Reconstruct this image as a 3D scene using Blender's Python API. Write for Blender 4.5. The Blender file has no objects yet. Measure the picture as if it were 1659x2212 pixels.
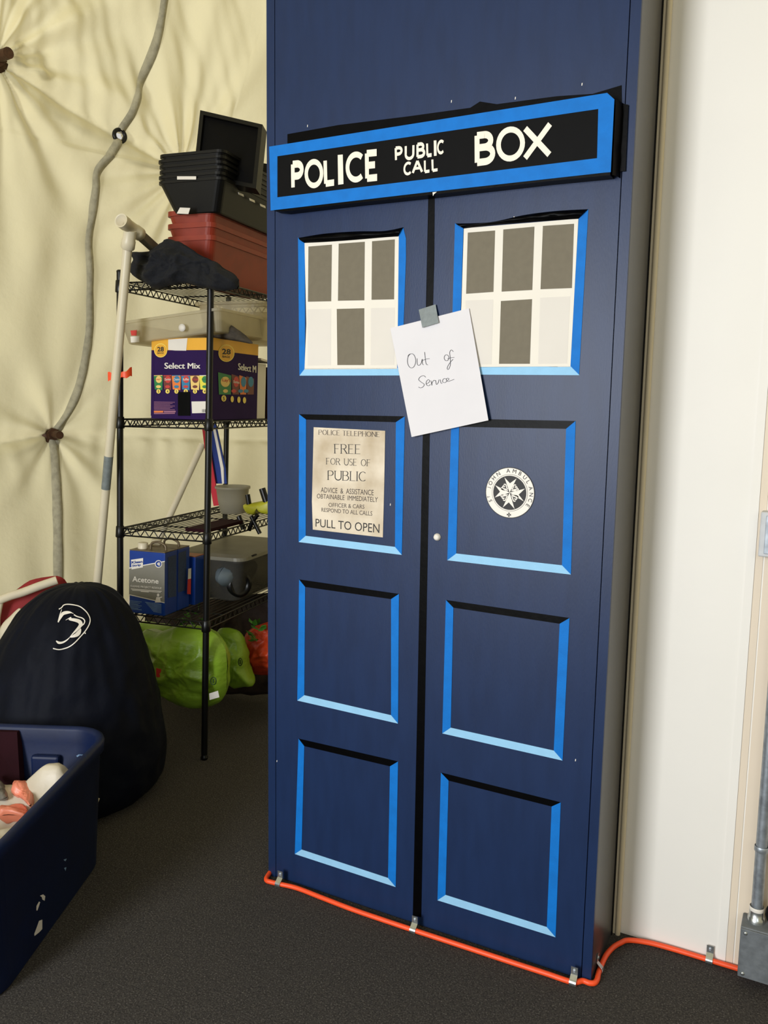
import bpy, bmesh, math, random
from math import sin, cos, pi, sqrt, exp
from mathutils import Vector, Matrix, noise
random.seed(4)
SC = bpy.context.scene
COL = SC.collection

# ------------------------------------------------------------------ camera
YAW, PITCH, ROLL = 0.4873588, 1.4411657, 0.0156859
FPX, CX, CY = 1800.477, 829.5, 1106.0
CAM = Vector((1.4020213, -1.9430881, 1.4246472))
MR = Matrix.Rotation(YAW, 3, 'Z') @ Matrix.Rotation(PITCH, 3, 'X') @ Matrix.Rotation(ROLL, 3, 'Z')
cd = bpy.data.cameras.new('camera'); cam = bpy.data.objects.new('camera', cd); COL.objects.link(cam)
cd.sensor_fit = 'HORIZONTAL'; cd.sensor_width = 36; cd.lens = 36 * FPX / 1659
cd.clip_start = .05; cd.clip_end = 60
cam.matrix_world = Matrix.Translation(CAM) @ MR.to_4x4()
SC.camera = cam

# ------------------------------------------------------------------ light
SC.view_settings.view_transform = 'Standard'; SC.view_settings.look = 'None'
SC.view_settings.gamma = 1; SC.view_settings.use_curve_mapping = False
SC.view_settings.exposure = 0.1
w = bpy.data.worlds.new('world'); SC.world = w; w.use_nodes = True
bgn = w.node_tree.nodes['Background']; bgn.inputs[0].default_value = (1.0, .98, .93, 1); bgn.inputs[1].default_value = .62

def lamp(name, kind, loc, target, energy, color, **kw):
    d = bpy.data.lights.new(name, kind); o = bpy.data.objects.new(name, d); COL.objects.link(o)
    o.location = loc; o.rotation_euler = (Vector(target) - Vector(loc)).to_track_quat('-Z', 'Y').to_euler()
    d.energy = energy; d.color = color
    for k, v in kw.items(): setattr(d, k, v)
    return o
lamp('sun', 'SUN', (-1.2, 3.6, 5.5), (0, 0, 0), 2.15, (1, .97, .95), angle=.3)
lamp('doorway_light', 'AREA', (-.25, -4.2, 1.6), (1.0, 0, .9), 155, (.95, .975, 1), shape='RECTANGLE', size=1.0, size_y=1.7)
lamp('added_floor_fill', 'AREA', (2.7, -3.0, 1.9), (.9, .1, .3), 14, (.86, .93, 1), shape='RECTANGLE', size=1.0, size_y=1.0)  # unseen fill light, added to brighten the floor and wall at lower right

# ------------------------------------------------------------------ rays from photo pixels to real planes
def ray(u, v): return MR @ Vector(((u - CX) / FPX, -(v - CY) / FPX, -1.0))
def FY(u, v, y=0.0):
    d = ray(u, v); return CAM + d * ((y - CAM.y) / d.y)
def FZ(u, v, z=0.0):
    d = ray(u, v); return CAM + d * ((z - CAM.z) / d.z)
def FX(u, v, x=0.0):
    d = ray(u, v); return CAM + d * ((x - CAM.x) / d.x)
def FD(u, v, dist):
    d = ray(u, v); return CAM + d * (dist / math.hypot(d.x, d.y))

# ------------------------------------------------------------------ materials
def srgb(r, g, b):
    f = lambda c: (c / 255 / 12.92) if c <= 10 else ((c / 255 + .055) / 1.055) ** 2.4
    return (f(r), f(g), f(b), 1)
MATS = {}
def mat(name, col, rough=.5, var=0.0, vscale=20, bump=0.0, bscale=80, metal=0, spec=.5, stretch=(1, 1, 1), col2=None, alpha=1, sub=0, trans=0):
    if name in MATS: return MATS[name]
    m = bpy.data.materials.new(name); m.use_nodes = True; MATS[name] = m
    nt = m.node_tree; N = nt.nodes; b = N['Principled BSDF']; L = nt.links
    c = srgb(*col) if len(col) == 3 else col
    b.inputs['Base Color'].default_value = c; b.inputs['Roughness'].default_value = rough
    b.inputs['Metallic'].default_value = metal; b.inputs['Specular IOR Level'].default_value = spec
    b.inputs['Alpha'].default_value = alpha
    if trans: b.inputs['Transmission Weight'].default_value = trans
    tc = N.new('ShaderNodeTexCoord'); mp = N.new('ShaderNodeMapping'); mp.inputs['Scale'].default_value = stretch
    L.new(tc.outputs['Object'], mp.inputs['Vector'])
    n = N.new('ShaderNodeTexNoise'); n.inputs['Scale'].default_value = vscale; n.inputs['Detail'].default_value = 4
    L.new(mp.outputs[0], n.inputs['Vector'])
    mx = N.new('ShaderNodeMix'); mx.data_type = 'RGBA'
    c2 = srgb(*col2) if col2 else tuple(x * (1 - var) for x in c[:3]) + (1,)
    mx.inputs[6].default_value = c; mx.inputs[7].default_value = c2
    rp = N.new('ShaderNodeValToRGB'); rp.color_ramp.elements[0].position = .38; rp.color_ramp.elements[1].position = .68
    L.new(n.outputs['Fac'], rp.inputs[0]); L.new(rp.outputs[0], mx.inputs[0]); L.new(mx.outputs[2], b.inputs['Base Color'])
    if bump:
        n2 = N.new('ShaderNodeTexNoise'); n2.inputs['Scale'].default_value = bscale; n2.inputs['Detail'].default_value = 3
        L.new(mp.outputs[0], n2.inputs['Vector'])
        bp = N.new('ShaderNodeBump'); bp.inputs['Strength'].default_value = bump; bp.inputs['Distance'].default_value = .004
        L.new(n2.outputs['Fac'], bp.inputs['Height']); L.new(bp.outputs[0], b.inputs['Normal'])
    return m

M_BOX = mat('blue_paint', (23, 42, 78), .42, .14, 5, .05, 60, stretch=(7, 7, 1.4), spec=.3)
M_SIDE = mat('sheen_grey_paint', (58, 58, 60), .3, .15, 8, .04, 60, spec=.6)  # cupboard sides: grey reflection of the pale wall put into the base colour
M_TAPE = mat('blue_masking_tape', (0, 110, 196), .65, .12, 30, .08, 300, spec=.25)
M_PALE = mat('pale_blue_tape', (146, 196, 230), .65, .06, 30, .06, 300, spec=.25)
M_BLK = mat('black_tape', (3, 3, 4), .4, .3, 30, .12, 40, spec=.07)
M_BLACKCARD = mat('black_card', (6, 6, 7), .6, .2, 30, spec=.1)
M_WHITEP = mat('white_paper', (224, 218, 206), .7, .03, 8)
M_NOTE = mat('note_paper', (214, 211, 214), .7, .03, 10)
M_GREYP = mat('taupe_print', (108, 100, 82), .7, .08, 60)
M_GHOST = mat('faint_print', (213, 207, 198), .7, .03, 8)
M_CREAML = mat('cream_lettering', (236, 226, 210), .6, .05, 30)
M_AGED = mat('aged_paper', (218, 205, 184), .7, .25, 9, col2=(178, 160, 132))
M_INK = mat('dark_ink', (22, 20, 20), .6)
M_INK2 = mat('brown_ink', (60, 48, 40), .6)
M_PEN = mat('pen_ink', (45, 44, 50), .6)
M_DUCT = mat('grey_tape', (120, 128, 128), .45, .2, 60, .2, 60)
M_WALL = mat('white_wall_paint', (232, 228, 220), .6, .03, 3, .06, 60)
M_WALLB = mat('beige_wall_paint', (222, 207, 186), .6, .04, 3)
M_TRIMC = mat('cream_trim_paint', (212, 198, 168), .5, .05, 6)
M_ORANGE = mat('orange_cord', (244, 82, 34), .45, .08, 30)
M_ZINC = mat('zinc_metal', (200, 205, 205), .3, .2, 60, metal=.9)
M_CONDUIT = mat('galvanised_steel', (170, 178, 186), .45, .35, 50, metal=.7)
M_JBOX = mat('grey_cast_metal', (112, 117, 121), .6, .3, 40, .3, 60, metal=.2)
M_RACK = mat('black_wire_coating', (8, 8, 9), .35, .1, 30, spec=.35)
M_PVC = mat('cream_pvc', (214, 204, 178), .4, .06, 10)
M_RUST = mat('rusty_bolt', (84, 56, 38), .6, .4, 60, .3, 80, metal=.4)
M_SEAM = mat('grey_seam_fabric', (172, 166, 142), .8, .25, 40, .4, 120)
M_DARKPL = mat('black_plastic', (9, 9, 9), .42, .2, 30, spec=.3)
M_REDPL = mat('red_brown_plastic', (142, 44, 20), .5, .18, 20)
M_CLOTH = mat('navy_cloth', (9, 12, 20), .9, .35, 14, .5, 120)
M_BEAN = mat('navy_nylon', (6, 10, 23), .65, .3, 8, .25, 60, spec=.12)
M_BIN = mat('blue_tote_plastic', (11, 28, 66), .5, .25, 12, .08, 50, spec=.3)
M_BINS = mat('scuffed_pale_plastic', (120, 150, 185), .6, .3, 30)
M_PLBAG = mat('white_plastic_sheet', (206, 196, 176), .45, .12, 8, .4, 30)
M_PINK = mat('orange_pink_plastic', (236, 140, 112), .4, .2, 14)
M_MAROON = mat('dark_maroon', (38, 11, 18), .8, .2, 12, spec=.1)
M_RED = mat('red_fabric', (140, 18, 22), .7, .2, 12)
M_WPIPE = mat('ivory_piping', (212, 202, 178), .6, .08, 12)
M_PURPLE = mat('purple_carton', (42, 18, 74), .7, .15, 10, spec=.15)
M_YEL = mat('yellow_carton', (232, 170, 34), .5, .08, 12)
M_YELL = mat('pale_yellow_print', (240, 212, 96), .5)
M_WHT = mat('white_print', (226, 220, 210), .5, .05, 12)
M_MGR = mat('green_print', (24, 120, 60), .5); M_MBR = mat('brown_print', (104, 40, 24), .5)
M_MOR = mat('orange_print', (226, 120, 44), .5); M_MBL = mat('teal_print', (34, 120, 160), .5)
M_MYE = mat('cream_print', (232, 196, 110), .5); M_MLY = mat('lemon_print', (226, 214, 60), .5); M_MRD = mat('red_print', (196, 50, 44), .5)
M_CANB = mat('can_blue', (12, 56, 140), .35, .12, 14)
M_CANG = mat('can_grey_label', (126, 124, 114), .45, .08, 12)
M_CANTOP = mat('can_metal_top', (120, 106, 84), .45, .3, 30, metal=.5)
M_GREENB = mat('green_bag_plastic', (134, 172, 48), .36, .2, 10, .9, 22, stretch=(1, 1, 2.2))
M_DKGR = mat('dark_green_print', (30, 60, 16), .5)
M_ORBAG = mat('orange_red_bag', (206, 66, 30), .4, .35, 14, .7, 50)
M_LEAF = mat('leaf_green', (70, 130, 40), .5, .4, 40)
M_YTOOL = mat('yellow_green_plastic', (178, 176, 40), .45, .2, 20)
M_STRIPR = mat('red_cloth', (190, 30, 50), .7, .15, 14); M_STRIPB = mat('royal_blue_cloth', (16, 50, 130), .7, .15, 14)
M_GREYSTUFF = mat('grey_filter_plastic', (104, 116, 124), .4, .2, 12)
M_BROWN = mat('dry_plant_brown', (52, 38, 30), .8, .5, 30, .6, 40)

def trans_mat(name, col, mixf=.4, rough=.35, tint=None):
    """milky see-through plastic"""
    m = bpy.data.materials.new(name); m.use_nodes = True; nt = m.node_tree; N = nt.nodes; L = nt.links
    b = N['Principled BSDF']; out = N['Material Output']; c = srgb(*col)
    b.inputs['Base Color'].default_value = c; b.inputs['Roughness'].default_value = rough
    t = N.new('ShaderNodeBsdfTransparent'); t.inputs[0].default_value = tint or (.9, .88, .82, 1)
    tl = N.new('ShaderNodeBsdfTranslucent'); tl.inputs[0].default_value = c
    a = N.new('ShaderNodeMixShader'); a.inputs[0].default_value = .5; L.new(b.outputs[0], a.inputs[1]); L.new(tl.outputs[0], a.inputs[2])
    s = N.new('ShaderNodeMixShader'); s.inputs[0].default_value = mixf; L.new(a.outputs[0], s.inputs[1]); L.new(t.outputs[0], s.inputs[2])
    tc = N.new('ShaderNodeTexCoord'); n = N.new('ShaderNodeTexNoise'); n.inputs['Scale'].default_value = 9; L.new(tc.outputs['Object'], n.inputs['Vector'])
    mr = N.new('ShaderNodeMapRange'); mr.inputs[3].default_value = mixf - .12; mr.inputs[4].default_value = mixf + .12
    L.new(n.outputs['Fac'], mr.inputs[0]); L.new(mr.outputs[0], s.inputs[0])
    L.new(s.outputs[0], out.inputs[0]); return m
M_CLEAR = trans_mat('milky_clear_plastic', (222, 214, 188), .46)
M_CLEARD = trans_mat('greyish_clear_plastic', (120, 118, 112), .62, tint=(.55, .54, .52, 1))
M_CUP = trans_mat('frosted_plastic', (182, 178, 162), .3)

def fabric_mat():
    m = bpy.data.materials.new('dome_fabric'); m.use_nodes = True; nt = m.node_tree; N = nt.nodes; L = nt.links
    b = N['Principled BSDF']; out = N['Material Output']
    b.inputs['Roughness'].default_value = .6; b.inputs['Specular IOR Level'].default_value = .25
    tc = N.new('ShaderNodeTexCoord'); n = N.new('ShaderNodeTexNoise'); n.inputs['Scale'].default_value = 1.4; n.inputs['Detail'].default_value = 5
    L.new(tc.outputs['Object'], n.inputs['Vector'])
    mx = N.new('ShaderNodeMix'); mx.data_type = 'RGBA'; mx.inputs[6].default_value = srgb(238, 230, 192); mx.inputs[7].default_value = srgb(226, 216, 174)
    L.new(n.outputs['Fac'], mx.inputs[0]); L.new(mx.outputs[2], b.inputs['Base Color'])
    t = N.new('ShaderNodeBsdfTranslucent'); L.new(mx.outputs[2], t.inputs[0])
    s = N.new('ShaderNodeMixShader'); s.inputs[0].default_value = .42; L.new(b.outputs[0], s.inputs[1]); L.new(t.outputs[0], s.inputs[2])
    n3 = N.new('ShaderNodeTexNoise'); n3.inputs['Scale'].default_value = 22; n3.inputs['Detail'].default_value = 4; L.new(tc.outputs['Object'], n3.inputs['Vector'])
    bp = N.new('ShaderNodeBump'); bp.inputs['Strength'].default_value = .25; bp.inputs['Distance'].default_value = .01
    L.new(n3.outputs['Fac'], bp.inputs['Height']); L.new(bp.outputs[0], b.inputs['Normal']); L.new(bp.outputs[0], t.inputs['Normal'])
    L.new(s.outputs[0], out.inputs[0]); return m
M_FAB = fabric_mat()

def carpet_mat():
    m = bpy.data.materials.new('dark_carpet'); m.use_nodes = True; nt = m.node_tree; N = nt.nodes; L = nt.links
    b = N['Principled BSDF']; b.inputs['Roughness'].default_value = .95; b.inputs['Specular IOR Level'].default_value = .15
    tc = N.new('ShaderNodeTexCoord')
    v = N.new('ShaderNodeTexVoronoi'); v.inputs['Scale'].default_value = 330; L.new(tc.outputs['Object'], v.inputs['Vector'])
    n = N.new('ShaderNodeTexNoise'); n.inputs['Scale'].default_value = 230; n.inputs['Detail'].default_value = 4; n.inputs['Roughness'].default_value = .7; L.new(tc.outputs['Object'], n.inputs['Vector'])
    r = N.new('ShaderNodeValToRGB'); e = r.color_ramp.elements
    e[0].position = .3; e[0].color = srgb(28, 27, 26); e[1].position = .74; e[1].color = srgb(150, 144, 138)
    k = r.color_ramp.elements.new(.56); k.color = srgb(66, 63, 60)
    L.new(n.outputs['Fac'], r.inputs[0])
    mx = N.new('ShaderNodeMix'); mx.data_type = 'RGBA'; mx.inputs[0].default_value = .3; L.new(r.outputs[0], mx.inputs[6])
    mm = N.new('ShaderNodeMix'); mm.data_type = 'RGBA'; mm.inputs[6].default_value = srgb(38, 37, 38); mm.inputs[7].default_value = srgb(96, 91, 86)
    sep = N.new('ShaderNodeSeparateColor'); L.new(v.outputs['Color'], sep.inputs[0]); L.new(sep.outputs[0], mm.inputs[0]); L.new(mm.outputs[2], mx.inputs[7])
    L.new(mx.outputs[2], b.inputs['Base Color'])
    bp = N.new('ShaderNodeBump'); bp.inputs['Strength'].default_value = .8; bp.inputs['Distance'].default_value = .006
    L.new(n.outputs['Fac'], bp.inputs['Height']); L.new(bp.outputs[0], b.inputs['Normal']); return m
M_CARPET = carpet_mat()

# ------------------------------------------------------------------ mesh helpers
WM = {}
def empty(name, mw, label=None, cat=None, group=None):
    o = bpy.data.objects.new(name, None); COL.objects.link(o)
    if not isinstance(mw, Matrix): mw = Matrix.Translation(Vector(mw))
    o.matrix_world = mw; WM[o] = mw.copy(); o.empty_display_size = .05
    return tag(o, label, cat, group)
def tag(o, label=None, cat=None, group=None, kind=None):
    if label: o['label'] = label
    if cat: o['category'] = cat
    if group: o['group'] = group
    if kind: o['kind'] = kind
    return o

class MB:
    def __init__(s): s.v = []; s.f = []; s.m = []; s.mats = []; s.sm = []
    def mi(s, m):
        if m not in s.mats: s.mats.append(m)
        return s.mats.index(m)
    def add(s, vs, fs, m, smooth=False):
        k = len(s.v); i = s.mi(m); s.v += [Vector(p) for p in vs]
        for f in fs: s.f.append([k + j for j in f]); s.m.append(i); s.sm.append(smooth)
        return s
    def quad(s, a, b, c, d, m): return s.add([a, b, c, d], [(0, 1, 2, 3)], m)
    def box(s, lo, hi, m, T=None):
        x0, y0, z0 = lo; x1, y1, z1 = hi
        vs = [Vector(p) for p in ((x0, y0, z0), (x1, y0, z0), (x1, y1, z0), (x0, y1, z0), (x0, y0, z1), (x1, y0, z1), (x1, y1, z1), (x0, y1, z1))]
        if T: vs = [T(p) for p in vs]
        return s.add(vs, [(0, 3, 2, 1), (4, 5, 6, 7), (0, 1, 5, 4), (1, 2, 6, 5), (2, 3, 7, 6), (3, 0, 4, 7)], m)
    def hexa(s, A, B, m):
        """prism between two equal loops"""
        n = len(A); vs = list(A) + list(B)
        return s.add(vs, [tuple(range(n))[::-1], tuple(range(n, 2 * n))] + [(i, (i + 1) % n, n + (i + 1) % n, n + i) for i in range(n)], m)
    def slab(s, pts, off, m):
        off = Vector(off); return s.hexa([Vector(p) for p in pts], [Vector(p) + off for p in pts], m)
    def tube(s, pts, r, m, seg=8, cap=True, smooth=True, radii=None):
        pts = [Vector(p) for p in pts]; n = len(pts); vs = []; fs = []
        t0 = (pts[1] - pts[0]).normalized(); u = t0.orthogonal().normalized()
        for i, p in enumerate(pts):
            t = (pts[min(i + 1, n - 1)] - pts[max(i - 1, 0)]).normalized()
            u = (u - t * u.dot(t)).normalized(); w_ = t.cross(u); rr = radii[i] if radii else r
            for k in range(seg):
                a = 2 * pi * k / seg; vs.append(p + (u * cos(a) + w_ * sin(a)) * rr)
        for i in range(n - 1):
            for k in range(seg):
                a = i * seg + k; b = i * seg + (k + 1) % seg; fs.append((a, b, b + seg, a + seg))
        s.add(vs, fs, m, smooth)
        if cap: s.add(vs[:seg], [tuple(range(seg))[::-1]], m); s.add(vs[-seg:], [tuple(range(seg))], m)
        return s
    def rev(s, base, axis, prof, m, seg=32, smooth=True, cap=False):
        """prof: list of (t along axis, radius)"""
        axis = Vector(axis).normalized(); u = axis.orthogonal().normalized(); w_ = axis.cross(u); base = Vector(base)
        vs = [base + axis * t + (u * cos(2 * pi * k / seg) + w_ * sin(2 * pi * k / seg)) * r for t, r in prof for k in range(seg)]
        fs = [(i * seg + k, i * seg + (k + 1) % seg, (i + 1) * seg + (k + 1) % seg, (i + 1) * seg + k) for i in range(len(prof) - 1) for k in range(seg)]
        s.add(vs, fs, m, smooth)
        if cap: s.add(vs[:seg], [tuple(range(seg))[::-1]], m); s.add(vs[-seg:], [tuple(range(seg))], m)
        return s
    def build(s, name, parent=None, origin=None, label=None, cat=None, group=None, kind=None, bevel=0):
        if parent is not None: inv = WM[parent].inverted(); vs = [inv @ p for p in s.v]; mw = None
        else:
            if origin is None:
                xs = [p.x for p in s.v]; ys = [p.y for p in s.v]; zs = [p.z for p in s.v]
                origin = Vector(((min(xs) + max(xs)) / 2, (min(ys) + max(ys)) / 2, min(zs)))
            origin = Vector(origin); vs = [p - origin for p in s.v]
        me = bpy.data.meshes.new(name); me.from_pydata([tuple(p) for p in vs], [], s.f)
        for m in s.mats: me.materials.append(m)
        me.polygons.foreach_set('material_index', s.m); me.polygons.foreach_set('use_smooth', s.sm); me.update()
        o = bpy.data.objects.new(name, me); COL.objects.link(o)
        if parent is not None: o.parent = parent; WM[o] = WM[parent].copy()
        else: o.location = origin; WM[o] = Matrix.Translation(origin)
        if bevel:
            b = o.modifiers.new('bevel', 'BEVEL'); b.width = bevel; b.segments = 2; b.limit_method = 'ANGLE'
        return tag(o, label, cat, group, kind)

def child_frame(o):  # a child mesh keeps its parent's frame
    return WM[o]

def fillet(pts, n=6):
    """catmull-rom smoothing"""
    P = [Vector(p) for p in pts]; out = []
    for i in range(len(P) - 1):
        a = P[max(i - 1, 0)]; b = P[i]; c = P[i + 1]; d = P[min(i + 2, len(P) - 1)]
        for k in range(n):
            t = k / n
            out.append(.5 * ((2 * b) + (c - a) * t + (2 * a - 5 * b + 4 * c - d) * t * t + (-a + 3 * b - 3 * c + d) * t ** 3))
    out.append(P[-1]); return out

def bil(q, x, y):
    """q = TL, TR, BR, BL"""
    return (q[3] * (1 - x) + q[2] * x) * (1 - y) + (q[0] * (1 - x) + q[1] * x) * y

# --- lettering ----------------------------------------------------
def arc(cx, cy, rx, ry, a0, a1, n=14):
    return [(cx + rx * cos(math.radians(a0 + (a1 - a0) * i / n)), cy + ry * sin(math.radians(a0 + (a1 - a0) * i / n))) for i in range(n + 1)]
# strokes: (points, thick?) ; each glyph: (width, strokes)
G = {
 'P': (.62, [([(0, 0), (0, 1)], 1), ([(0, 1), (.3, 1)] + arc(.3, .74, .3, .26, 90, -90) + [(0, .48)], 0)]),
 'O': (.86, [(arc(.43, .5, .43, .5, 90, 450, 28), 2)]),
 'L': (.56, [([(0, 1), (0, 0)], 1), ([(0, 0), (.56, 0)], 0)]),
 'I': (.02, [([(0, 0), (0, 1)], 1)]),
 'C': (.76, [(arc(.43, .5, .43, .5, 48, 312, 22), 2)]),
 'E': (.58, [([(0, 0), (0, 1)], 1), ([(0, 1), (.56, 1)], 0), ([(0, .52), (.46, .52)], 0), ([(0, 0), (.58, 0)], 0)]),
 'U': (.72, [([(0, 1), (0, .34)] + arc(.36, .34, .36, .34, 180, 360) + [(.72, 1)], 1)]),
 'B': (.66, [([(0, 0), (0, 1)], 1), ([(0, 1), (.32, 1)] + arc(.32, .77, .26, .23, 90, -90) + [(0, .54)], 0), ([(.3, .54)] + arc(.34, .27, .32, .27, 90, -90) + [(0, 0)], 0)]),
 'A': (.8, [([(0, 0), (.4, 1)], 0), ([(.4, 1), (.8, 0)], 1), ([(.15, .36), (.65, .36)], 0)]),
 'X': (.8, [([(0, 1), (.8, 0)], 1), ([(0, 0), (.8, 1)], 0)]),
 'T': (.7, [([(.35, 0), (.35, 1)], 1), ([(0, 1), (.7, 1)], 0)]),
 'H': (.72, [([(0, 0), (0, 1)], 1), ([(.72, 0), (.72, 1)], 1), ([(0, .52), (.72, .52)], 0)]),
 'N': (.74, [([(0, 0), (0, 1)], 0), ([(0, 1), (.74, 0)], 1), ([(.74, 0), (.74, 1)], 0)]),
 'F': (.56, [([(0, 0), (0, 1)], 1), ([(0, 1), (.56, 1)], 0), ([(0, .52), (.44, .52)], 0)]),
 'R': (.68, [([(0, 0), (0, 1)], 1), ([(0, 1), (.3, 1)] + arc(.3, .76, .28, .24, 90, -90) + [(0, .52)], 0), ([(.3, .52), (.68, 0)], 1)]),
 'S': (.52, [(arc(.27, .76, .25, .24, 40, 270, 14) + arc(.27, .26, .27, .26, 90, -140, 14), 2)]),
}
SERIF = {'P': [(0, 0)], 'L': [(0, 1), (0, 0)], 'I': [(0, 0), (0, 1)], 'E': [(0, 0), (0, 1)], 'U': [(0, 1), (.72, 1)], 'B': [(0, 0), (0, 1)], 'T': [(.35, 0)],
         'H': [(0, 0), (0, 1), (.72, 0), (.72, 1)], 'N': [(0, 0), (0, 1), (.74, 1)], 'F': [(0, 0), (0, 1)], 'R': [(0, 0), (.68, 0), (0, 1)]}
def ribbon2(pts, wd):
    """2D thick polyline -> verts, quads"""
    P = [Vector((p[0], p[1])) for p in pts]; n = len(P); vs = []; fs = []
    closed = (P[0] - P[-1]).length < 1e-4
    for i, p in enumerate(P):
        a = P[i - 1] if i > 0 else (P[-2] if closed else None); b = P[i + 1] if i < n - 1 else (P[1] if closed else None)
        d1 = (p - a).normalized() if a is not None and (p - a).length > 1e-6 else None; d2 = (b - p).normalized() if b is not None and (b - p).length > 1e-6 else None
        d1 = d1 or d2; d2 = d2 or d1
        t = (d1 + d2); t = t.normalized() if t.length > 1e-6 else d1
        nn = Vector((-t.y, t.x)); k = 1 / max(.5, nn.dot(Vector((-d1.y, d1.x))))
        h = (wd(i / (n - 1), t) if callable(wd) else wd) / 2 * k
        vs += [p + nn * h, p - nn * h]
    for i in range(n - 1): fs.append((2 * i, 2 * i + 1, 2 * i + 3, 2 * i + 2))
    return vs, fs
def stroke_text(txt, thick=.12, gap=.2, serif=False, thin=None, space=.5):
    """returns verts(0..W,0..1), faces, W"""
    thin = thick if thin is None else thin; x = thick / 2; V = []; F = []
    def lift3(vs):
        lift3.k += 1; return [Vector((v.x, v.y, (lift3.k % 7) * .00006)) for v in vs]
    lift3.k = stroke_text.count % 5
    stroke_text.count += 3
    for ch in txt:
        if ch == ' ': x += space; continue
        wd, st = G[ch]
        for pts, k in st:
            if k == 2: f = (lambda t, d: thin + (thick - thin) * abs(d.y)) if thin != thick else thick
            else: f = thick if k == 1 else ((lambda t, d: thin + (thick - thin) * abs(d.y)) if thin != thick else thin)
            vs, fs = ribbon2([(x + a, thick / 2 + b * (1 - thick)) if not serif else (x + a, thin / 2 + b * (1 - thin)) for a, b in pts], f)
            k0 = len(V); V += lift3(vs); F += [tuple(k0 + i for i in q) for q in fs]
        if serif:
            for a, b in SERIF.get(ch, []):
                yy = thin / 2 + b * (1 - thin); vs, fs = ribbon2([(x + a - .13, yy), (x + a + .13, yy)], thin)
                k0 = len(V); V += lift3(vs); F += [tuple(k0 + i for i in q) for q in fs]
        x += wd + gap
    return V, F, x - gap + thick / 2
stroke_text.count = 0
_TX = {}
def font_text(txt, bold=0.0):
    key = (txt, bold)
    if key in _TX: return _TX[key]
    c = bpy.data.curves.new('lettering_curve', 'FONT'); c.body = txt; c.size = 1; c.offset = bold; c.resolution_u = 3
    o = bpy.data.objects.new('lettering_tmp', c); COL.objects.link(o)
    bpy.context.view_layer.update()
    me = bpy.data.meshes.new_from_object(o.evaluated_get(bpy.context.evaluated_depsgraph_get()))
    V = [Vector((v.co.x, v.co.y)) for v in me.vertices]; F = [tuple(p.vertices) for p in me.polygons]
    bpy.data.objects.remove(o); bpy.data.curves.remove(c); bpy.data.meshes.remove(me)
    x0 = min(v.x for v in V); x1 = max(v.x for v in V); y0 = min(v.y for v in V); y1 = max(v.y for v in V)
    V = [Vector(((v.x - x0) / (y1 - y0), (v.y - y0) / (y1 - y0))) for v in V]
    _TX[key] = (V, F, (x1 - x0) / (y1 - y0)); return _TX[key]
def put_text(mb, geo, q, m, lift=Vector((0, -.0006, 0))):
    V, F, W = geo
    mb.add([bil(q, v.x / W, v.y) + lift + (Vector((0, -v.z, 0)) if len(v) == 3 else Vector()) for v in V], F, m)

# ------------------------------------------------------------------ puffy solids
def puffy(mb, outline, normal, thick, m, bumpy=.02, nscale=6, rings=20, seed=0, power=.5, sag=None, back=1.0):
    """a soft solid whose silhouette is the outline; thickness along normal"""
    O = [Vector(p) for p in outline]
    c = sum(O, Vector()) / len(O); n = len(O); normal = Vector(normal).normalized(); off = Vector((seed * 7.3, seed * 3.1, seed))
    for side in (1, -1):
        vs = []; fs = []
        for r in range(rings + 1):
            t = r / rings
            h = thick * (max(0, 1 - t ** 2.6)) ** power * (1 if side == 1 else back)
            for k in range(n):
                p = c + (O[k] - c) * t; nz = noise.noise(p * nscale + off)
                ridg = 0; fq = nscale * .8; am = 1.0; wq = p + .05 * Vector((noise.noise(p * 7 + off), noise.noise(p * 7 - off), noise.noise(p * 6)))
                for _o in range(4):
                    ridg += am * (.35 - abs(noise.noise(wq * fq + off * 2)) * 1.6); fq *= 2.05; am *= .5
                vs.append(p + (O[k] - c).normalized() * ridg * bumpy * .35 * t + normal * side * (h + (nz * .7 + ridg) * bumpy * (1 - t ** 5 * .8)))
        for r in range(rings):
            for k in range(n):
                a = r * n + k; b = r * n + (k + 1) % n; fs.append((a, b, b + n, a + n) if side == 1 else (a, a + n, b + n, b))
        mb.add(vs, fs, m, True)
    return mb
def smooth_loop(pts, n=5):
    P = [Vector(p) for p in pts]; m = len(P); out = []
    for i in range(m):
        a, b, c, d = P[i - 1], P[i], P[(i + 1) % m], P[(i + 2) % m]
        for k in range(n):
            t = k / n; out.append(.5 * ((2 * b) + (c - a) * t + (2 * a - 5 * b + 4 * c - d) * t * t + (-a + 3 * b - 3 * c + d) * t ** 3))
    return out
def rrect(wx, wy, r, n=5):
    out = []
    for cx, cy, a0 in ((wx / 2 - r, wy / 2 - r, 0), (-wx / 2 + r, wy / 2 - r, 90), (-wx / 2 + r, -wy / 2 + r, 180), (wx / 2 - r, -wy / 2 + r, 270)):
        out += arc(cx, cy, r, r, a0, a0 + 90, n)
    return out
def tub(mb, T, wx, wy, h, m, taper=.04, r=.03, t=.004, rim=.012, rimh=.012, floor=True, rimm=None):
    """open tub in local coordinates, T maps local to world"""
    L = lambda g, z, rr: [T(Vector((x, y, z))) for x, y in rrect(wx - 2 * g, wy - 2 * g, max(.004, rr))]
    loops = [(taper + .004, 0, r), (taper, .004, r), (.0, h - rimh, r), (-rim, h - rimh, r), (-rim, h, r), (t, h, r), (taper + t, .006, r)]
    n = len(rrect(1, 1, .1)); vs = []; fs = []
    for g, z, rr in loops: vs += L(g, z, rr)
    for i in range(len(loops) - 1):
        for k in range(n): fs.append((i * n + k, i * n + (k + 1) % n, (i + 1) * n + (k + 1) % n, (i + 1) * n + k))
    if floor: fs.append(tuple(range(n))[::-1]); fs.append(tuple(range((len(loops) - 1) * n, len(loops) * n)))
    mb.add(vs, fs, m, False); return mb

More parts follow.
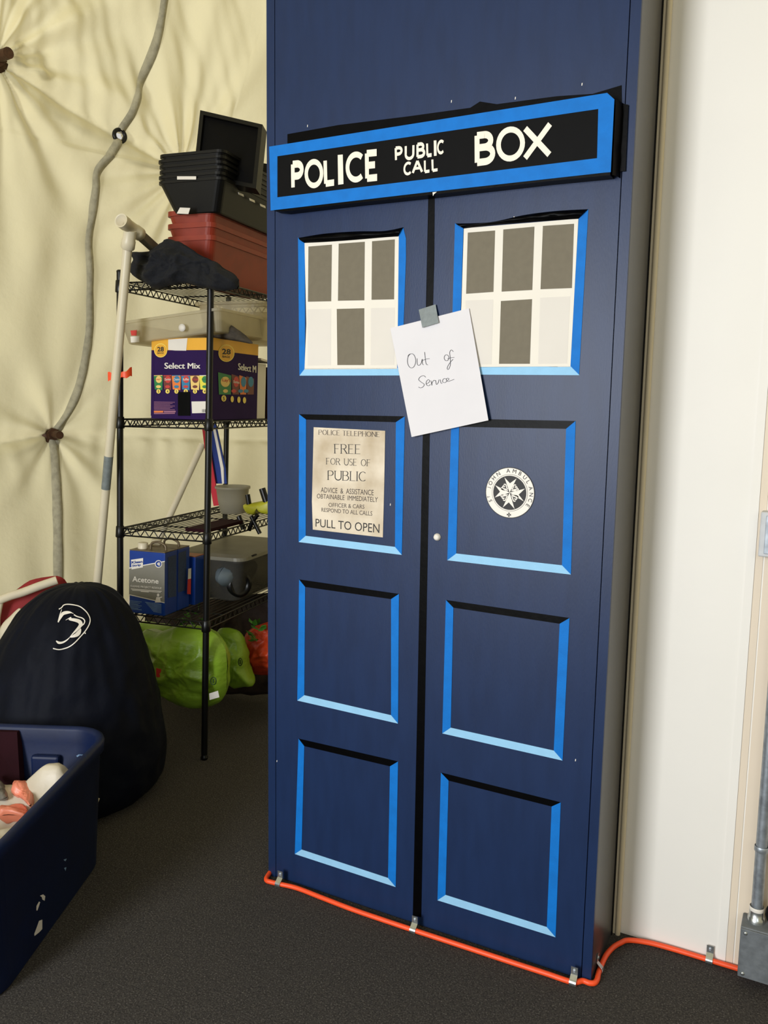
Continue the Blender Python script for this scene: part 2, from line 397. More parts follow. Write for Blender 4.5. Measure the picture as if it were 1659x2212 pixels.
# ================================================================== SETTING
WY = .235   # face of the white wall
MB().add([(-5, -6, 0), (5, -6, 0), (5, 4.5, 0), (-5, 4.5, 0)], [(0, 1, 2, 3)], M_CARPET).build('floor', origin=(0, 0, 0), kind='structure')
MB().box((.5, WY, 0), (3.6, WY + .12, 3.2), M_WALL).build('wall_right', kind='structure')
# vertical mouldings on the wall, each placed where its line meets the wall plane
def vx(u, v, y=WY): return FY(u, v, y).x
x_edge = .985
xb0 = vx(1376, 1300)
MB().box((x_edge - .03, WY - .012, 0), (xb0 - .004, WY, 3.2), M_TRIMC).build('trim_1', kind='structure')
mb = MB(); mb.tube([(xb0, WY - .012, 0), (xb0, WY - .012, 3.2)], .007, M_TRIMC, 10); mb.build('trim_2', kind='structure')
xl0 = vx(1573, 1750); xl1 = vx(1591, 1750); xl2 = vx(1609, 1750)
MB().box((xl0, WY - .003, 0), (xl1, WY, 3.2), M_WALL).build('trim_3', kind='structure')
MB().box((xl1 + .001, WY - .002, 0), (xl2 - .0018, WY, 3.2), M_WALLB).build('trim_4', kind='structure')
MB().box((xl2 + .0018, WY - .002, 0), (xl2 + .9, WY, 3.2), M_WALLB).build('trim_5', kind='structure')

# --- the dome's fabric wall -----------------------------------------
DC = Vector((1.6, -.3, 0))
def dome_r(z):
    if z < 1.25: return 3.66
    k = z - 1.25; return 3.66 - .16 * k - .085 * k * k
def dome_hit(u, v):
    d = ray(u, v); t = 3.0
    for _ in range(60):
        p = CAM + d * t; g = math.hypot(p.x - DC.x, p.y - DC.y) - dome_r(p.z); t -= g * .5
    return p
def to_sz(p): return (-math.atan2(p.y - DC.y, -(p.x - DC.x)) * -3.66, p.z)
def H(u, v): return Vector(to_sz(dome_hit(u, v)))
h1 = H(117, 938); h2 = H(-2, 122); h3 = H(402, 368); hg = H(266, 289); h4 = H(-260, 1010); h5 = H(760, 960); h6 = H(640, 250)
h0 = H(126, 1420)
def segd(p, a, b):
    ab = b - a; L = ab.length; t = (p - a).dot(ab) / (L * L); tt = min(1, max(0, t)); q = a + ab * tt
    s = (p - a).x * ab.y - (p - a).y * ab.x
    return (p - q).length, t * L, 1 if s > 0 else -1, t
def fab_disp(s, z):
    """towards the inside of the dome, metres"""
    p = Vector((s, z)); h = 0.0
    n1 = noise.noise(Vector((s * 1.1, z * .9, 1))) ; n2 = noise.noise(Vector((s * 2.6, z * 1.3, 5)))
    h += .035 * n1 + .016 * n2
    # tight seam from the upper hub through the eyelet to the far hub
    d, t, sd, tt = segd(p, h2, h3)
    if -.1 < tt < 1.15:
        h -= .022 * exp(-d / .02)
        t = t + (d * .55 + d * d * .5 if z > h2.y + (h3.y - h2.y) * tt else 0)
        g = sin(t * 34 + 3 * noise.noise(Vector((t * 3, d * 4, 2)))) * .5 + sin(t * 61 + 3 * n2) * .3
        up_ = z > h2.y + (h3.y - h2.y) * tt
        g2 = .017 * exp(-d / .42) if up_ else .008 * exp(-d / .16)
        h += g * g2 * min(1, d / .03)
    # horizontal seam at the height of the lower hub
    for a, b in ((h4, h1), (h1, h5)):
        d, t, sd, tt = segd(p, a, b)
        if -.02 < tt < 1.02:
            h -= .014 * exp(-d / .018)
            below = z < a.y + (b.y - a.y) * max(0, min(1, tt))
            h += sin(t * 46 + 4 * noise.noise(Vector((t * 4, d * 2, 7)))) * (.006 if below else .003) * exp(-d / .14) * min(1, d / .02)
    # folds that radiate from the hubs
    for hub, n, A, R, ph in ((h1, 7, .017, .8, .4), (h2, 11, .028, .75, 1.3), (h3, 12, .026, .55, 2.0)):
        q = p - hub; r = q.length
        if r > 1e-4:
            ang = math.atan2(q.y, q.x)
            wv = sin(n * ang + ph + 1.6 * noise.noise(Vector((ang * 1.5, r * 1.3, n)))) + .5 * sin(n * 1.9 * ang + ph * 2)
            h += A * wv * (1 - exp(-r / .12)) * exp(-r / R)
            h -= .03 * exp(-r / .10)
    # long hanging folds
    q = p - h3
    h += .015 * sin((s + .13 * sin(z * 2.2)) * 24 + 3 * noise.noise(Vector((s * 1.5, z * .8, 3)))) * (.45 + .55 * noise.noise(Vector((s * 2, z, 8))))
    # sweeping folds above the seam
    if z > h2.y - .15:
        q = p - h2; r = q.length; ang = math.atan2(q.y, q.x)
        h += .020 * sin(r * 17 + ang * 5 + 2 * n1) * exp(-abs(ang - .7) * 1.2)
    return h
def fab_pt(s, z, off=0.0):
    a = s / 3.66; r = dome_r(z) - fab_disp(s, z) - off
    return Vector((DC.x - r * cos(a), DC.y + r * sin(a), z))
S0 = H(-60, 900).x; S1 = H(700, 900).x
s_lo, s_hi = min(S0, S1) - .75, max(S0, S1) + .75
NS, NZ = 660, 400; z_hi = 3.9
vs = []; fs = []
gr = (hg.x, hg.y)
for j in range(NZ + 1):
    z = z_hi * j / NZ
    for i in range(NS + 1):
        vs.append(fab_pt(s_lo + (s_hi - s_lo) * i / NS, z))
for j in range(NZ):
    for i in range(NS):
        sc = s_lo + (s_hi - s_lo) * (i + .5) / NS; zc = z_hi * (j + .5) / NZ
        if (sc - gr[0]) ** 2 + (zc - gr[1]) ** 2 < .017 ** 2: continue      # the hole of the eyelet
        a = j * (NS + 1) + i; fs.append((a, a + 1, a + NS + 2, a + NS + 1))
MB().add(vs, fs, M_FAB, True).build('wall_left', kind='structure', origin=(-1.9, .9, 0))
# rest of the dome shell, coarse, open behind the camera
def shell(name, a0, a1, z0, z1, na=24, nz=14):
    vs = []; fs = []
    for j in range(nz + 1):
        z = z0 + (z1 - z0) * j / nz; r = max(.02, dome_r(z)) + .10
        for i in range(na + 1):
            a = a0 + (a1 - a0) * i / na; vs.append(Vector((DC.x - r * cos(a), DC.y + r * sin(a), z)))
    for j in range(nz):
        for i in range(na): k = j * (na + 1) + i; fs.append((k, k + 1, k + na + 2, k + na + 1))
    return MB().add(vs, fs, M_FAB, True).build(name, kind='structure')
A0, A1 = s_lo / 3.66, s_hi / 3.66
shell('wall_back', A1 - .12, pi, 0, z_hi + .06)
shell('wall_front', -.75, A0 + .12, 0, z_hi + .06)
vs = []; fs = []; na = 48; rc = dome_r(z_hi)
prof = [(rc + .22, z_hi - .10), (rc * .8, z_hi + .5), (rc * .5, z_hi + .9), (rc * .2, z_hi + 1.08), (.01, z_hi + 1.1)]
for r, z in prof:
    for i in range(na): vs.append(Vector((DC.x - r * cos(2 * pi * i / na), DC.y + r * sin(2 * pi * i / na), z)))
for j in range(len(prof) - 1):
    for i in range(na): fs.append((j * na + i, j * na + (i + 1) % na, (j + 1) * na + (i + 1) % na, (j + 1) * na + i))
MB().add(vs, fs, M_FAB, True).build('ceiling', kind='structure')
shell('wall_side', pi, 2 * pi - 1.9, 0, z_hi + .06)

# grey seam flaps running over the fabric
def flap(pix, w0, name):
    P = fillet([(*H(u, v), 0) for u, v in pix], 8); mb = MB(); n = len(P); vs = []; fs = []; K = 6
    for i, p in enumerate(P):
        t = (P[min(i + 1, n - 1)] - P[max(i - 1, 0)]).normalized(); nn = Vector((-t.y, t.x)); ww = w0 * (1 + .12 * noise.noise(Vector((i * .21, 0, w0))))
        for k in range(K + 1):
            a = -1 + 2 * k / K; vs.append(fab_pt(p.x + nn.x * ww * a, p.y + nn.y * ww * a, .004 + .016 * (1 - a * a)))
    for i in range(n - 1):
        for k in range(K):
            j = i * (K + 1) + k
            c = (vs[j] + vs[j + K + 2]) / 2
            if name == 'trim_6' and (c - GP).length < .019: continue
            fs.append((j, j + 1, j + K + 2, j + K + 1))
    return mb.add(vs, fs, M_SEAM, True).build(name, kind='structure')
GP = fab_pt(hg.x, hg.y, .018)
flap([(362, -30), (352, 40), (333, 115), (305, 195), (278, 262), (263, 298), (240, 333), (214, 368), (207, 405), (201, 460), (196, 520), (193, 620), (193, 700), (186, 760), (170, 830), (148, 890), (124, 936)], .021, 'trim_6')
flap([(121, 950), (122, 1020), (124, 1100), (125, 1180), (126, 1300), (127, 1420)], .023, 'trim_7')
gd = (CAM - GP).normalized()
gn = Vector((DC.x - GP.x, DC.y - GP.y, 0)).normalized()
mb = MB(); mb.rev(GP + gn * .006, gn, [(0, .017), (.006, .019), (.006, .031), (0, .034), (-.006, .034), (-.006, .017), (0, .017)], M_RACK, 24)
mb.build('eyelet', label='black metal eyelet ring in the grey seam of the cream fabric wall', cat='eyelet')

# hub bolts
def hub_bolt(hub, along, L, label, size=1.0):
    p = fab_pt(hub.x, hub.y, -.01); n = Vector((DC.x - p.x, DC.y - p.y, 0)).normalized()
    r = empty('hub_bolt', p, label, 'bolt')
    mb = MB(); mb.rev(p, n, [(0, .045 * size), (.012, .045 * size), (.014, .02 * size)], M_RUST, 20, cap=True); mb.build('washer', r)
    mb = MB(); mb.rev(p + n * .012, n, [(0, .03 * size), (.03, .03 * size)], M_RUST, 6, False, cap=True); mb.build('nut', r)
    d = (n * .9 + Vector(along)).normalized()
    mb = MB(); mb.rev(p + n * .03, d, [(0, .018 * size)] + [(L * k / 10, (.017 if k % 2 else .0185) * size) for k in range(1, 11)], M_RUST, 16, cap=True); mb.build('shank', r)
hub_bolt(h1, (.0, .0, -.02), .08, 'rusty bolt and nut at the lower joint of the fabric wall, beside the white pipe')
hub_bolt(h2, (.05, .0, -.05), .09, 'rusty bolt at the upper left joint of the fabric wall, at the picture edge', 1.15)
p = fab_pt(h3.x, h3.y, 0); n = Vector((DC.x - p.x, DC.y - p.y, 0)).normalized()
mb = MB(); mb.tube([p + n * .03 + Vector((0, .0, 0)) + (Vector((-n.y, n.x, 0)) * cos(a) + Vector((0, 0, 1)) * sin(a)) * .035 for a in [2 * pi * k / 20 for k in range(21)]], .009, M_RACK, 8)
mb.tube([p, p + n * .06], .012, M_RACK, 8)
mb.build('eye_bolt', label='black ring bolt in the fabric wall behind the topmost black tray', cat='bolt')

# ================================================================== THE BLUE BOX
BW, BD, BH = .98, WY - .003, 2.75
box = empty('cupboard', (0, 0, 0), 'tall dark blue painted telephone-kiosk cupboard with two doors and blue tape panels', 'cupboard')
XL, XR = .047, .925
zt = 2.12
xs = FY(1334, 500).x; xs2 = FY(1262, 2100).x; XR = (xs + xs2) / 2
XL = FY(598, 100).x
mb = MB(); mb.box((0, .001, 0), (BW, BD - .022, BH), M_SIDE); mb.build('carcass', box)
mb = MB(); mb.box((.002, BD - .0218, 0), (BW + .0015, BD, BH), M_BLACKCARD); mb.build('back_edge_strip', box)
mb = MB(); mb.box((0, -.009, 0), (XL - .0012, .001, BH), M_BOX); mb.build('side_post', box)
mb = MB(); mb.box((XR + .0012, -.009, 0), (BW, .001, BH), M_BOX); mb.build('side_post', box)
zs_ = FY(930, 300).z
mb = MB(); mb.box((XL + .001, -.009, zs_), (XR - .001, .001, BH), M_BOX); mb.build('header_panel', box)
XC = FY(916, 1050).x
dl = MB().box((XL + .001, -.009, .004), (XC - .0015, .001, zs_ - .001), M_BOX).build('door', box)
dr = MB().box((XC + .0015, -.009, .004), (XR - .001, .001, zs_ - .001), M_BOX).build('door', box)
FYO = -.0095
def tape(door, pts, m, y=FYO, th=.0006, nm='tape_strip'):
    P = [FY(u, v, y) for u, v in pts]
    lab = {M_TAPE: 'mid blue masking tape strip', M_PALE: 'pale blue tape strip', M_BLK: 'glossy black tape strip'}[m]
    o = MB().slab(P, (0, -th, 0), m).build(nm, door); o['label'] = lab; return o
def z7(x, y): return (620 + x / 2.5922, 620 + y / 2.5922)
def zp2(x, y): return (620 + x / 2.5922, 1220 + y / 2.5922)
def zp3(x, y): return (620 + x / 2.5922, 1580 + y / 2.5922)
def panel(door, OT, IT):
    """outer and inner corners TL TR BR BL"""
    a, b, c, d = OT; e, f, g, h = IT
    tape(door, [a, b, f, e], M_BLK, FYO)
    tape(door, [a, e, h, d], M_TAPE, FYO - .0002); tape(door, [f, b, c, g], M_TAPE, FYO - .0002)
    tape(door, [h, g, c, d], M_PALE, FYO - .0001)
panel(dl, [z7(68, 712), z7(660, 724), z7(643, 1500), z7(66, 1428)], [z7(107, 742), z7(610, 757), z7(605, 1455), z7(105, 1393)])
panel(dr, [(975, 904), z7(1616, 750), z7(1590, 1610), z7(898, 1530)], [(992, 922), z7(1563, 794), z7(1540, 1558), z7(948, 1492)])
panel(dl, [zp2(68, 82), zp2(627, 163), zp2(622, 889), zp2(58, 760)], [zp2(102, 124), zp2(583, 192), zp2(583, 842), zp2(97, 730)])
panel(dr, [zp2(890, 197), zp2(1582, 298), zp2(1543, 1096), zp2(870, 944)], [zp2(932, 240), zp2(1527, 330), zp2(1494, 1040), zp2(917, 912)])
panel(dl, [zp3(65, 40), zp3(622, 168), zp3(609, 871), zp3(44, 686)], [zp3(97, 82), zp3(577, 195), zp3(566, 820), zp3(82, 661)])
panel(dr, [zp3(862, 230), zp3(1533, 397), zp3(1504, 1152), zp3(843, 945)], [zp3(905, 275), zp3(1482, 420), zp3(1455, 1095), zp3(888, 915)])
# window surrounds
tape(dl, [(644, 513), (659, 524), (659, 798), (647, 811)], M_TAPE)
tape(dl, [(861, 508), (871, 491), (877, 515), (877, 560), (868, 811), (857, 797)], M_TAPE)
tape(dl, [(659, 796), (862, 795), (868, 811), (647, 811.5)], M_PALE, FYO - .0002)
tape(dr, [(983, 482), (1001, 493), (996, 661), (988, 795), (974, 809)], M_TAPE)
tape(dr, [(1250, 473), (1271, 452), (1251, 810), (1232, 792)], M_TAPE)
tape(dr, [(990, 793), (1233, 791.5), (1252, 810.5), (976, 809)], M_PALE, FYO - .0002)
def crumpled(door, pts, seed):
    """bulging black tape above a window sheet"""
    top = pts[:len(pts) // 2]; bot = pts[len(pts) // 2:][::-1]; mb = MB(); n = 26; vs = []; fs = []
    T = fillet([FY(u, v, FYO) for u, v in top], 8); B = fillet([FY(u, v, FYO) for u, v in bot], 8)
    for i in range(n + 1):
        a = T[min(len(T) - 1, int(i / n * (len(T) - 1)))]; b = B[min(len(B) - 1, int(i / n * (len(B) - 1)))]
        for k in range(7):
            t = k / 6; p = a.lerp(b, t); vs.append(p + Vector((0, -.001 - .011 * sin(pi * t) * (.6 + .8 * abs(noise.noise(Vector((i * .23, k * .4, seed))))), 0)))
    for i in range(n):
        for k in range(6): j = i * 7 + k; fs.append((j, j + 7, j + 8, j + 1))
    o = mb.add(vs, fs, M_BLK, True).build('tape_strip', door); o['label'] = 'crumpled glossy black tape strip'
crumpled(dl, [(645, 514), (700, 505), (770, 500), (830, 499), (872, 491), (861, 511), (830, 513), (760, 519), (700, 523), (658, 525)], 1)
crumpled(dr, [(984, 483), (1060, 480), (1130, 465), (1200, 456), (1271, 452), (1249, 473), (1200, 476), (1130, 481), (1060, 487), (1002, 494)], 2)
# black centre gap tape
o = MB().slab([FY(u, v, FYO) for u, v in ((926, 420), (939, 418), (938, 560), (929, 900), (910, 1981), (892, 1978), (898, 1700), (912, 1000), (922, 620))], (0, -.0006, 0), M_BLK).build('centre_strip', dl)
# small lock knob
p = FY(945, 1160, -.0095); mb = MB()
mb.rev(p, (0, -1, 0), [(0, .0095), (.003, .0095), (.005, .008), (.009, .007), (.010, .003), (.0095, .0)], M_WHT, 24); o = mb.build('knob', dr); o['label'] = 'tiny white round lock knob'
# chips of bare paint
for u, v in ((804, 1178 - 0), (1110, 470 + 0), (843, 1090), (1243, 1642), (598, 1644), (1257, 182), (1113, 212), (975, 219), (664, 272)):
    q = FY(u, v, -.0096); mb = MB(); mb.add([q + Vector((-.0010, 0, -.0030)), q + Vector((.0010, 0, -.0026)), q + Vector((.0013, 0, .0030)), q + Vector((-.0006, 0, .0026))], [(0, 1, 2, 3)], M_WHT); mb.build('paint_chip', box)['label'] = 'tiny white chip in the blue paint'

# window print sheets
def sheet(name, quad, panes, label, mp, origin_y=-.0098, extra=None, group=None):
    mb = MB(); mb.slab([FY(u, v, origin_y) for u, v in quad], (0, -.0005, 0), M_WHITEP)
    for pts, m in panes: mb.slab([FY(u, v, origin_y - .0006) for u, v in pts], (0, -.0002, 0), m)
    return mb.build(name, label=label, cat='paper sheet', group=group)
def z6(x, y): return (560 + x / 1.929, 150 + y / 1.929)
sheet('window_print', [(658, 523), (861.5, 510), (860, 660), (858, 797), (658, 798), (662, 700)],
      [([z6(205, 738), z6(303, 730), z6(300, 966), z6(203, 968)], M_GREYP), ([z6(331, 726), z6(440, 718), z6(438, 962), z6(328, 964)], M_GREYP),
       ([z6(470, 716), z6(565, 708), z6(562, 958), z6(468, 960)], M_GREYP), ([z6(323, 998), z6(438, 995), z7(433, 437), z7(282, 437)], M_GREYP),
       ([z7(114, 125), z7(247, 122), z7(245, 437), z7(116, 440)], M_GHOST), ([z7(470, 118), z7(603, 115), z7(600, 436), z7(468, 437)], M_GHOST)],
      'white printed window sheet with taupe panes on the left door', 0)
sheet('window_print', [z6(853, 662), z6(1330, 622), z7(1587, 447), (989, 794), (997, 660)],
      [([z6(869, 680), z6(983, 671), z6(976, 927), z6(862, 935)], M_GREYP), ([z6(1017, 667), z6(1147, 655), z6(1138, 919), z6(1010, 926)], M_GREYP),
       ([z6(1182, 652), z6(1312, 643), z6(1303, 911), z6(1172, 916)], M_GREYP), ([z6(1007, 965), z6(1137, 957), z7(1360, 430), z7(1187, 430)], M_GREYP),
       ([z7(1000, 75), z7(1155, 70), z7(1145, 432), z7(995, 435)], M_GHOST), ([z7(1418, 60), z7(1586, 52), z7(1568, 428), z7(1406, 430)], M_GHOST)],
      'white printed window sheet with taupe panes on the right door', 0)

# aged telephone notice
yP = -.0098
nb = MB(); Q = [FY(*z7(150, 785), yP), FY(*z7(550, 805), yP), FY(*z7(545, 1100), yP), FY(*z7(537, 1402), yP), FY(*z7(145, 1358), yP), FY(*z7(140, 1200), yP)]
nb.slab(Q, (0, -.0006, 0), M_AGED)
def line7(mb, geo, TL, TR, BR, BL, m, y=yP - .0007): put_text(mb, geo, [FY(*z7(*TL), y), FY(*z7(*TR), y), FY(*z7(*BR), y), FY(*z7(*BL), y)], m, Vector((0, -.0002, 0)))
notice = nb.build('telephone_notice', label='aged paper notice saying POLICE TELEPHONE FREE and PULL TO OPEN on left door', cat='notice')
mb = MB(); line7(mb, stroke_text('POLICE TELEPHONE', .12, .24, True, .05, .45), (177, 799), (520, 812), (520, 840), (177, 826), M_INK2); mb.build('text_line', notice)
mb = MB(); line7(mb, stroke_text('FREE', .10, .22, True, .04), (265, 879), (414, 882), (413, 935), (266, 932), M_INK); mb.build('text_line', notice)
mb = MB(); line7(mb, stroke_text('FOR USE OF', .10, .24, True, .045, .6), (220, 957), (468, 966), (467, 1004), (220, 993), M_INK); mb.build('text_line', notice)
mb = MB(); line7(mb, stroke_text('PUBLIC', .10, .22, True, .04), (228, 1027), (444, 1035), (443, 1088), (228, 1080), M_INK); mb.build('text_line', notice)
mb = MB(); line7(mb, font_text('ADVICE  &  ASSISTANCE'), (190, 1121), (485, 1136), (485, 1167), (189, 1150), M_INK2); mb.build('text_line', notice)
mb = MB(); line7(mb, font_text('OBTAINABLE  IMMEDIATELY'), (168, 1157), (509, 1177), (508, 1205), (167, 1183), M_INK2); mb.build('text_line', notice)
mb = MB(); line7(mb, font_text('OFFICER & CARS'), (233, 1208), (434, 1219), (433, 1242), (233, 1231), M_INK2); mb.build('text_line', notice)
mb = MB(); line7(mb, font_text('RESPOND TO ALL CALLS'), (193, 1236), (478, 1256), (477, 1281), (193, 1258), M_INK2); mb.build('text_line', notice)
mb = MB(); line7(mb, font_text('PULL TO OPEN'), (160, 1297), (518, 1327), (517, 1378), (160, 1342), M_INK); mb.build('text_line', notice)


# hand written note held by grey tape
yN = -.014
q = [FY(843, 709, yN), FY(1013, 666, yN), FY(1055, 908, yN - .010), FY(889, 944, yN - .010)]
nq = (q[1] - q[0]).cross(q[3] - q[0]).normalized()
if nq.y > 0: nq = -nq
def on_note(u, v):
    d = ray(u, v); return CAM + d * ((q[0] + nq * .0008 - CAM).dot(nq) / d.dot(nq))
vs = []; fs = []; n = 12
for j in range(n + 1):
    for i in range(n + 1):
        p = bil(q, i / n, j / n); vs.append(p)
for j in range(n):
    for i in range(n): k = j * (n + 1) + i; fs.append((k, k + 1, k + n + 2, k + n + 1))
m2 = len(vs); vs2 = vs + [p + Vector((0, .0004, 0)) for p in vs]; fs2 = fs + [tuple(m2 + i for i in f)[::-1] for f in fs]
note = MB().add(vs2, fs2, M_NOTE, True).build('handwritten_note', label='tilted white note reading Out of Service taped across both doors', cat='note')
def pen(strokes):
  for word in (strokes[:4], strokes[4:7], strokes[7:]):
    mb = MB()
    for st in word:
        P = fillet([(*z7(*p), 0) for p in st], 6)
        vs, fs = ribbon2([(p.x, p.y) for p in P], lambda t, d: .75 + .35 * abs(d.y))
        mb.add([on_note(v.x, v.y) for v in vs], fs, M_PEN)
    mb.build('written_word', note)
E_ = lambda cx, cy, rx, ry, a0=80, a1=450, n=12: [(cx + rx * cos(math.radians(a0 + (a1 - a0) * i / n)), cy - ry * sin(math.radians(a0 + (a1 - a0) * i / n))) for i in range(n + 1)]
pen([E_(697, 413, 23, 40, 100, 470) + [(683, 378), (676, 388)], [(728, 400), (729, 430), (738, 439), (750, 428), (757, 404), (758, 428), (764, 436)],
     [(770, 364), (774, 400), (779, 430), (789, 436)], [(758, 411), (778, 404), (798, 401)],
     E_(893, 396, 13, 17, 60, 420), [(931, 362), (920, 352), (911, 366), (914, 400), (914, 436), (906, 458), (898, 461), (898, 448), (912, 424), (930, 404)], [(898, 402), (918, 396), (937, 394)],
     [(776, 505), (764, 496), (746, 503), (737, 519), (752, 533), (768, 545), (762, 558), (748, 565), (736, 560)],
     [(780, 542), (792, 536), (799, 525), (790, 519), (780, 530), (780, 546), (792, 553), (803, 545)], [(806, 525), (811, 550), (812, 536), (822, 522), (830, 525)],
     [(832, 522), (836, 545), (846, 536), (851, 518)], [(858, 518), (862, 538), (870, 538)], [(893, 516), (882, 512), (872, 520), (872, 532), (884, 535), (894, 528)],
     [(893, 526), (904, 519), (905, 512), (896, 511), (892, 521), (900, 529), (916, 524), (936, 517)]])
mb = MB(); mb.slab([FY(*z7(738, 127), -.0148), FY(*z7(832, 97), -.0148), FY(*z7(850, 200), -.0192), FY(*z7(758, 228), -.0192)], (0, -.0006, 0), M_DUCT); mb.build('tape_piece', note)

# round badge
cb = FY(1101.3, 1064.5, yP); Rb = (FY(1155, 1065.5, yP).x - FY(1048.3, 1064.5, yP).x) / 2
Rv = (FY(1101, 1009, yP).z - FY(1101, 1119.5, yP).z) / 2
def bp(rad, deg, y): a = math.radians(deg); return Vector((cb.x + Rb * rad * sin(a), y, cb.z + Rv * rad * cos(a)))
def disc(mb, r, y, m, n=64, th=.0004):
    mb.slab([bp(r, 360 * k / n, y) for k in range(n)][::-1], (0, -th, 0), m)
mb = MB(); disc(mb, 1, yP, M_INK); disc(mb, .97, yP - .0003, M_WHT); disc(mb, .725, yP - .0006, M_INK); disc(mb, .712, yP - .0008, M_WHT); disc(mb, .67, yP - .0010, M_INK)
badge = mb.build('round_sticker', label='round black and white first-aid sticker with eight-pointed star on right door', cat='sticker')
mb = MB(); ys = yP - .0016
def bz(x, y): return Vector((cb.x + (x - 838) / 400 * Rb, ys, cb.z - (y - 716) / 418 * Rv))
C0 = (838, 712)
for a, nn, b in (((745, 468), (838, 560), (942, 475)), ((1080, 632), (985, 735), (1072, 840)), ((928, 975), (830, 872), (735, 965)), ((598, 808), (682, 708), (598, 605))):
    mb.add([bz(*C0), bz(*a), bz(*nn), bz(*b)], [(0, 1, 2), (0, 2, 3)], M_WHT)
for sx, sy in ((-1, -1), (1, -1), (-1, 1), (1, 1)):
    P0 = [(30, 30), (60, 52), (95, 60), (118, 78), (108, 104), (88, 100), (92, 84)]; P1 = [(50, 34), (85, 40), (120, 45), (138, 62), (128, 78)]; P2 = [(34, 56), (52, 84), (60, 116), (78, 134), (100, 126)]
    for P in (P0, P1, P2):
        pts = fillet([(838 + sx * x, 714 + sy * y, 0) for x, y in P], 4); vs, fs = ribbon2([(p.x, p.y) for p in pts], 17)
        mb.add([bz(v.x, v.y) for v in vs], fs, M_WHT)
for k in range(4):
    a = k * 90
    mb.add([Vector((cb.x + Rb * (dx * cos(math.radians(a)) + dz * sin(math.radians(a))), ys, cb.z - Rv * .86 + Rv * (dz * cos(math.radians(a)) - dx * sin(math.radians(a))))) for dx, dz in ((.008, .01), (.035, .08), (-.035, .08), (-.008, .01))], [(0, 1, 2, 3)], M_INK)
mb.build('star_emblem', badge)
mb = MB()
def ring_letter(ch, deg, hgt, rad=.79, wf=1.0):
    V, F, W = font_text(ch, 0); a = math.radians(deg); rr = rad
    vs = []
    for v in V:
        x = (v.x - W / 2) * hgt * wf; y = (v.y) * hgt
        vs.append(Vector((cb.x + Rb * ((rr + y) * sin(a) + x * cos(a)), ys, cb.z + Rv * ((rr + y) * cos(a) - x * sin(a)))))
    mb.add(vs, F, M_INK)
for ch, dg in zip('AMBULANCE', (-6, 11, 27, 42.5, 57, 74.5, 91, 106, 121)): ring_letter(ch, dg, .15)
for ch, dg in zip('JOHN', (-80, -67, -51, -34.5)): ring_letter(ch, dg, .15)
ring_letter('S', -115, .14); ring_letter('T', -104, .10, .83)
mb.build('lettering', badge)

# ------------------------------------------------------------------ the sign board
ySg = -.046
def sq(x, y, yy=ySg): return FY(*z6(x, y), yy)
outer = [(42, 322), (1450, 98), (1480, 125), (1465, 428), (1200, 455), (700, 512), (400, 545), (160, 575), (48, 588)]
front = [sq(*p) for p in outer]
sg = empty('sign_board', front[-1] + Vector((0, .04, 0)), 'long black POLICE PUBLIC CALL BOX sign board edged in blue tape above the doors', 'sign')
mb = MB(); bk = [sq(*p) for p in ((46, 324), (1448, 102), (1474, 130), (1462, 440), (1200, 466), (700, 524), (400, 556), (100, 592), (60, 588))]
mb.slab([p + Vector((0, .0004, 0)) for p in bk], (0, .036, 0), M_BLK); mb.build('board', sg)
inn = [(76, 362), (1413, 165), (1408, 370), (76, 533)]
mb = MB(); I = [sq(*p) for p in inn]
def strip(a, b, c, d): mb.slab([sq(*a), sq(*b), sq(*c), sq(*d)], (0, -.0006, 0), M_TAPE)
strip((42, 322), (1450, 98), (1413, 165), (76, 362)); strip((1450, 98), (1480, 125), (1408, 370), (1413, 165)); strip((1480, 125), (1465, 428), (1440, 430), (1408, 370))
strip((1408, 370), (1440, 430), (700, 512), (742, 452)); strip((742, 452), (700, 512), (48, 588), (76, 533)); strip((42, 322), (76, 362), (76, 533), (48, 588))
mb.build('tape_border', sg)
mb = MB(); mb.slab(I, (0, -.0003, 0), M_BLACKCARD); mb.build('face_card', sg)
mb = MB(); lf = Vector((0, -.0012, 0))
def sl(ch, TL, TR, BR, BL, th, wd=None):
    g = stroke_text(ch, th); V, F, W = g
    put_text(mb, g, [sq(*TL), sq(*TR), sq(*BR), sq(*BL)], M_CREAML, lf)
sl('P', (133, 382), (188, 376), (186, 503), (135, 508), .24)
sl('O', (190, 375), (268, 372), (268, 494), (190, 497), .19)
sl('L', (268, 368), (320, 362), (320, 484), (272, 491), .22)
mb.add([sq(*p) + lf for p in ((328, 357), (349, 355), (352, 478), (330, 481))], [(0, 1, 2, 3)], M_CREAML)
sl('C', (360, 346), (440, 340), (440, 468), (362, 476), .19)
sl('E', (441, 337), (500, 331), (500, 464), (443, 470), .22)
mb.build('word', sg); mb = MB()
sl('P', (565, 322), (600, 318), (598, 381), (567, 386), .22); sl('U', (607, 314), (648, 309), (647, 376), (607, 381), .2); sl('B', (656, 307), (692, 301), (693, 368), (656, 373), .22)
sl('L', (696, 302), (723, 299), (723, 364), (698, 368), .24); mb.add([sq(*p) + lf for p in ((728, 297), (739, 296), (740, 360), (729, 361))], [(0, 1, 2, 3)], M_CREAML)
sl('C', (742, 296), (773, 291), (772, 352), (742, 358), .2)
sl('C', (602, 388), (637, 382), (637, 438), (602, 446), .2); sl('A', (636, 378), (684, 374), (684, 432), (636, 438), .19); sl('L', (687, 374), (714, 371), (714, 430), (688, 434), .22); sl('L', (718, 370), (747, 367), (748, 424), (720, 429), .22)
mb.build('word', sg); mb = MB()
sl('B', (898, 263), (984, 252), (984, 394), (899, 405), .21); sl('O', (988, 243), (1108, 234), (1108, 378), (988, 390), .17); sl('X', (1098, 236), (1224, 213), (1220, 367), (1098, 384), .17)
mb.build('word', sg)
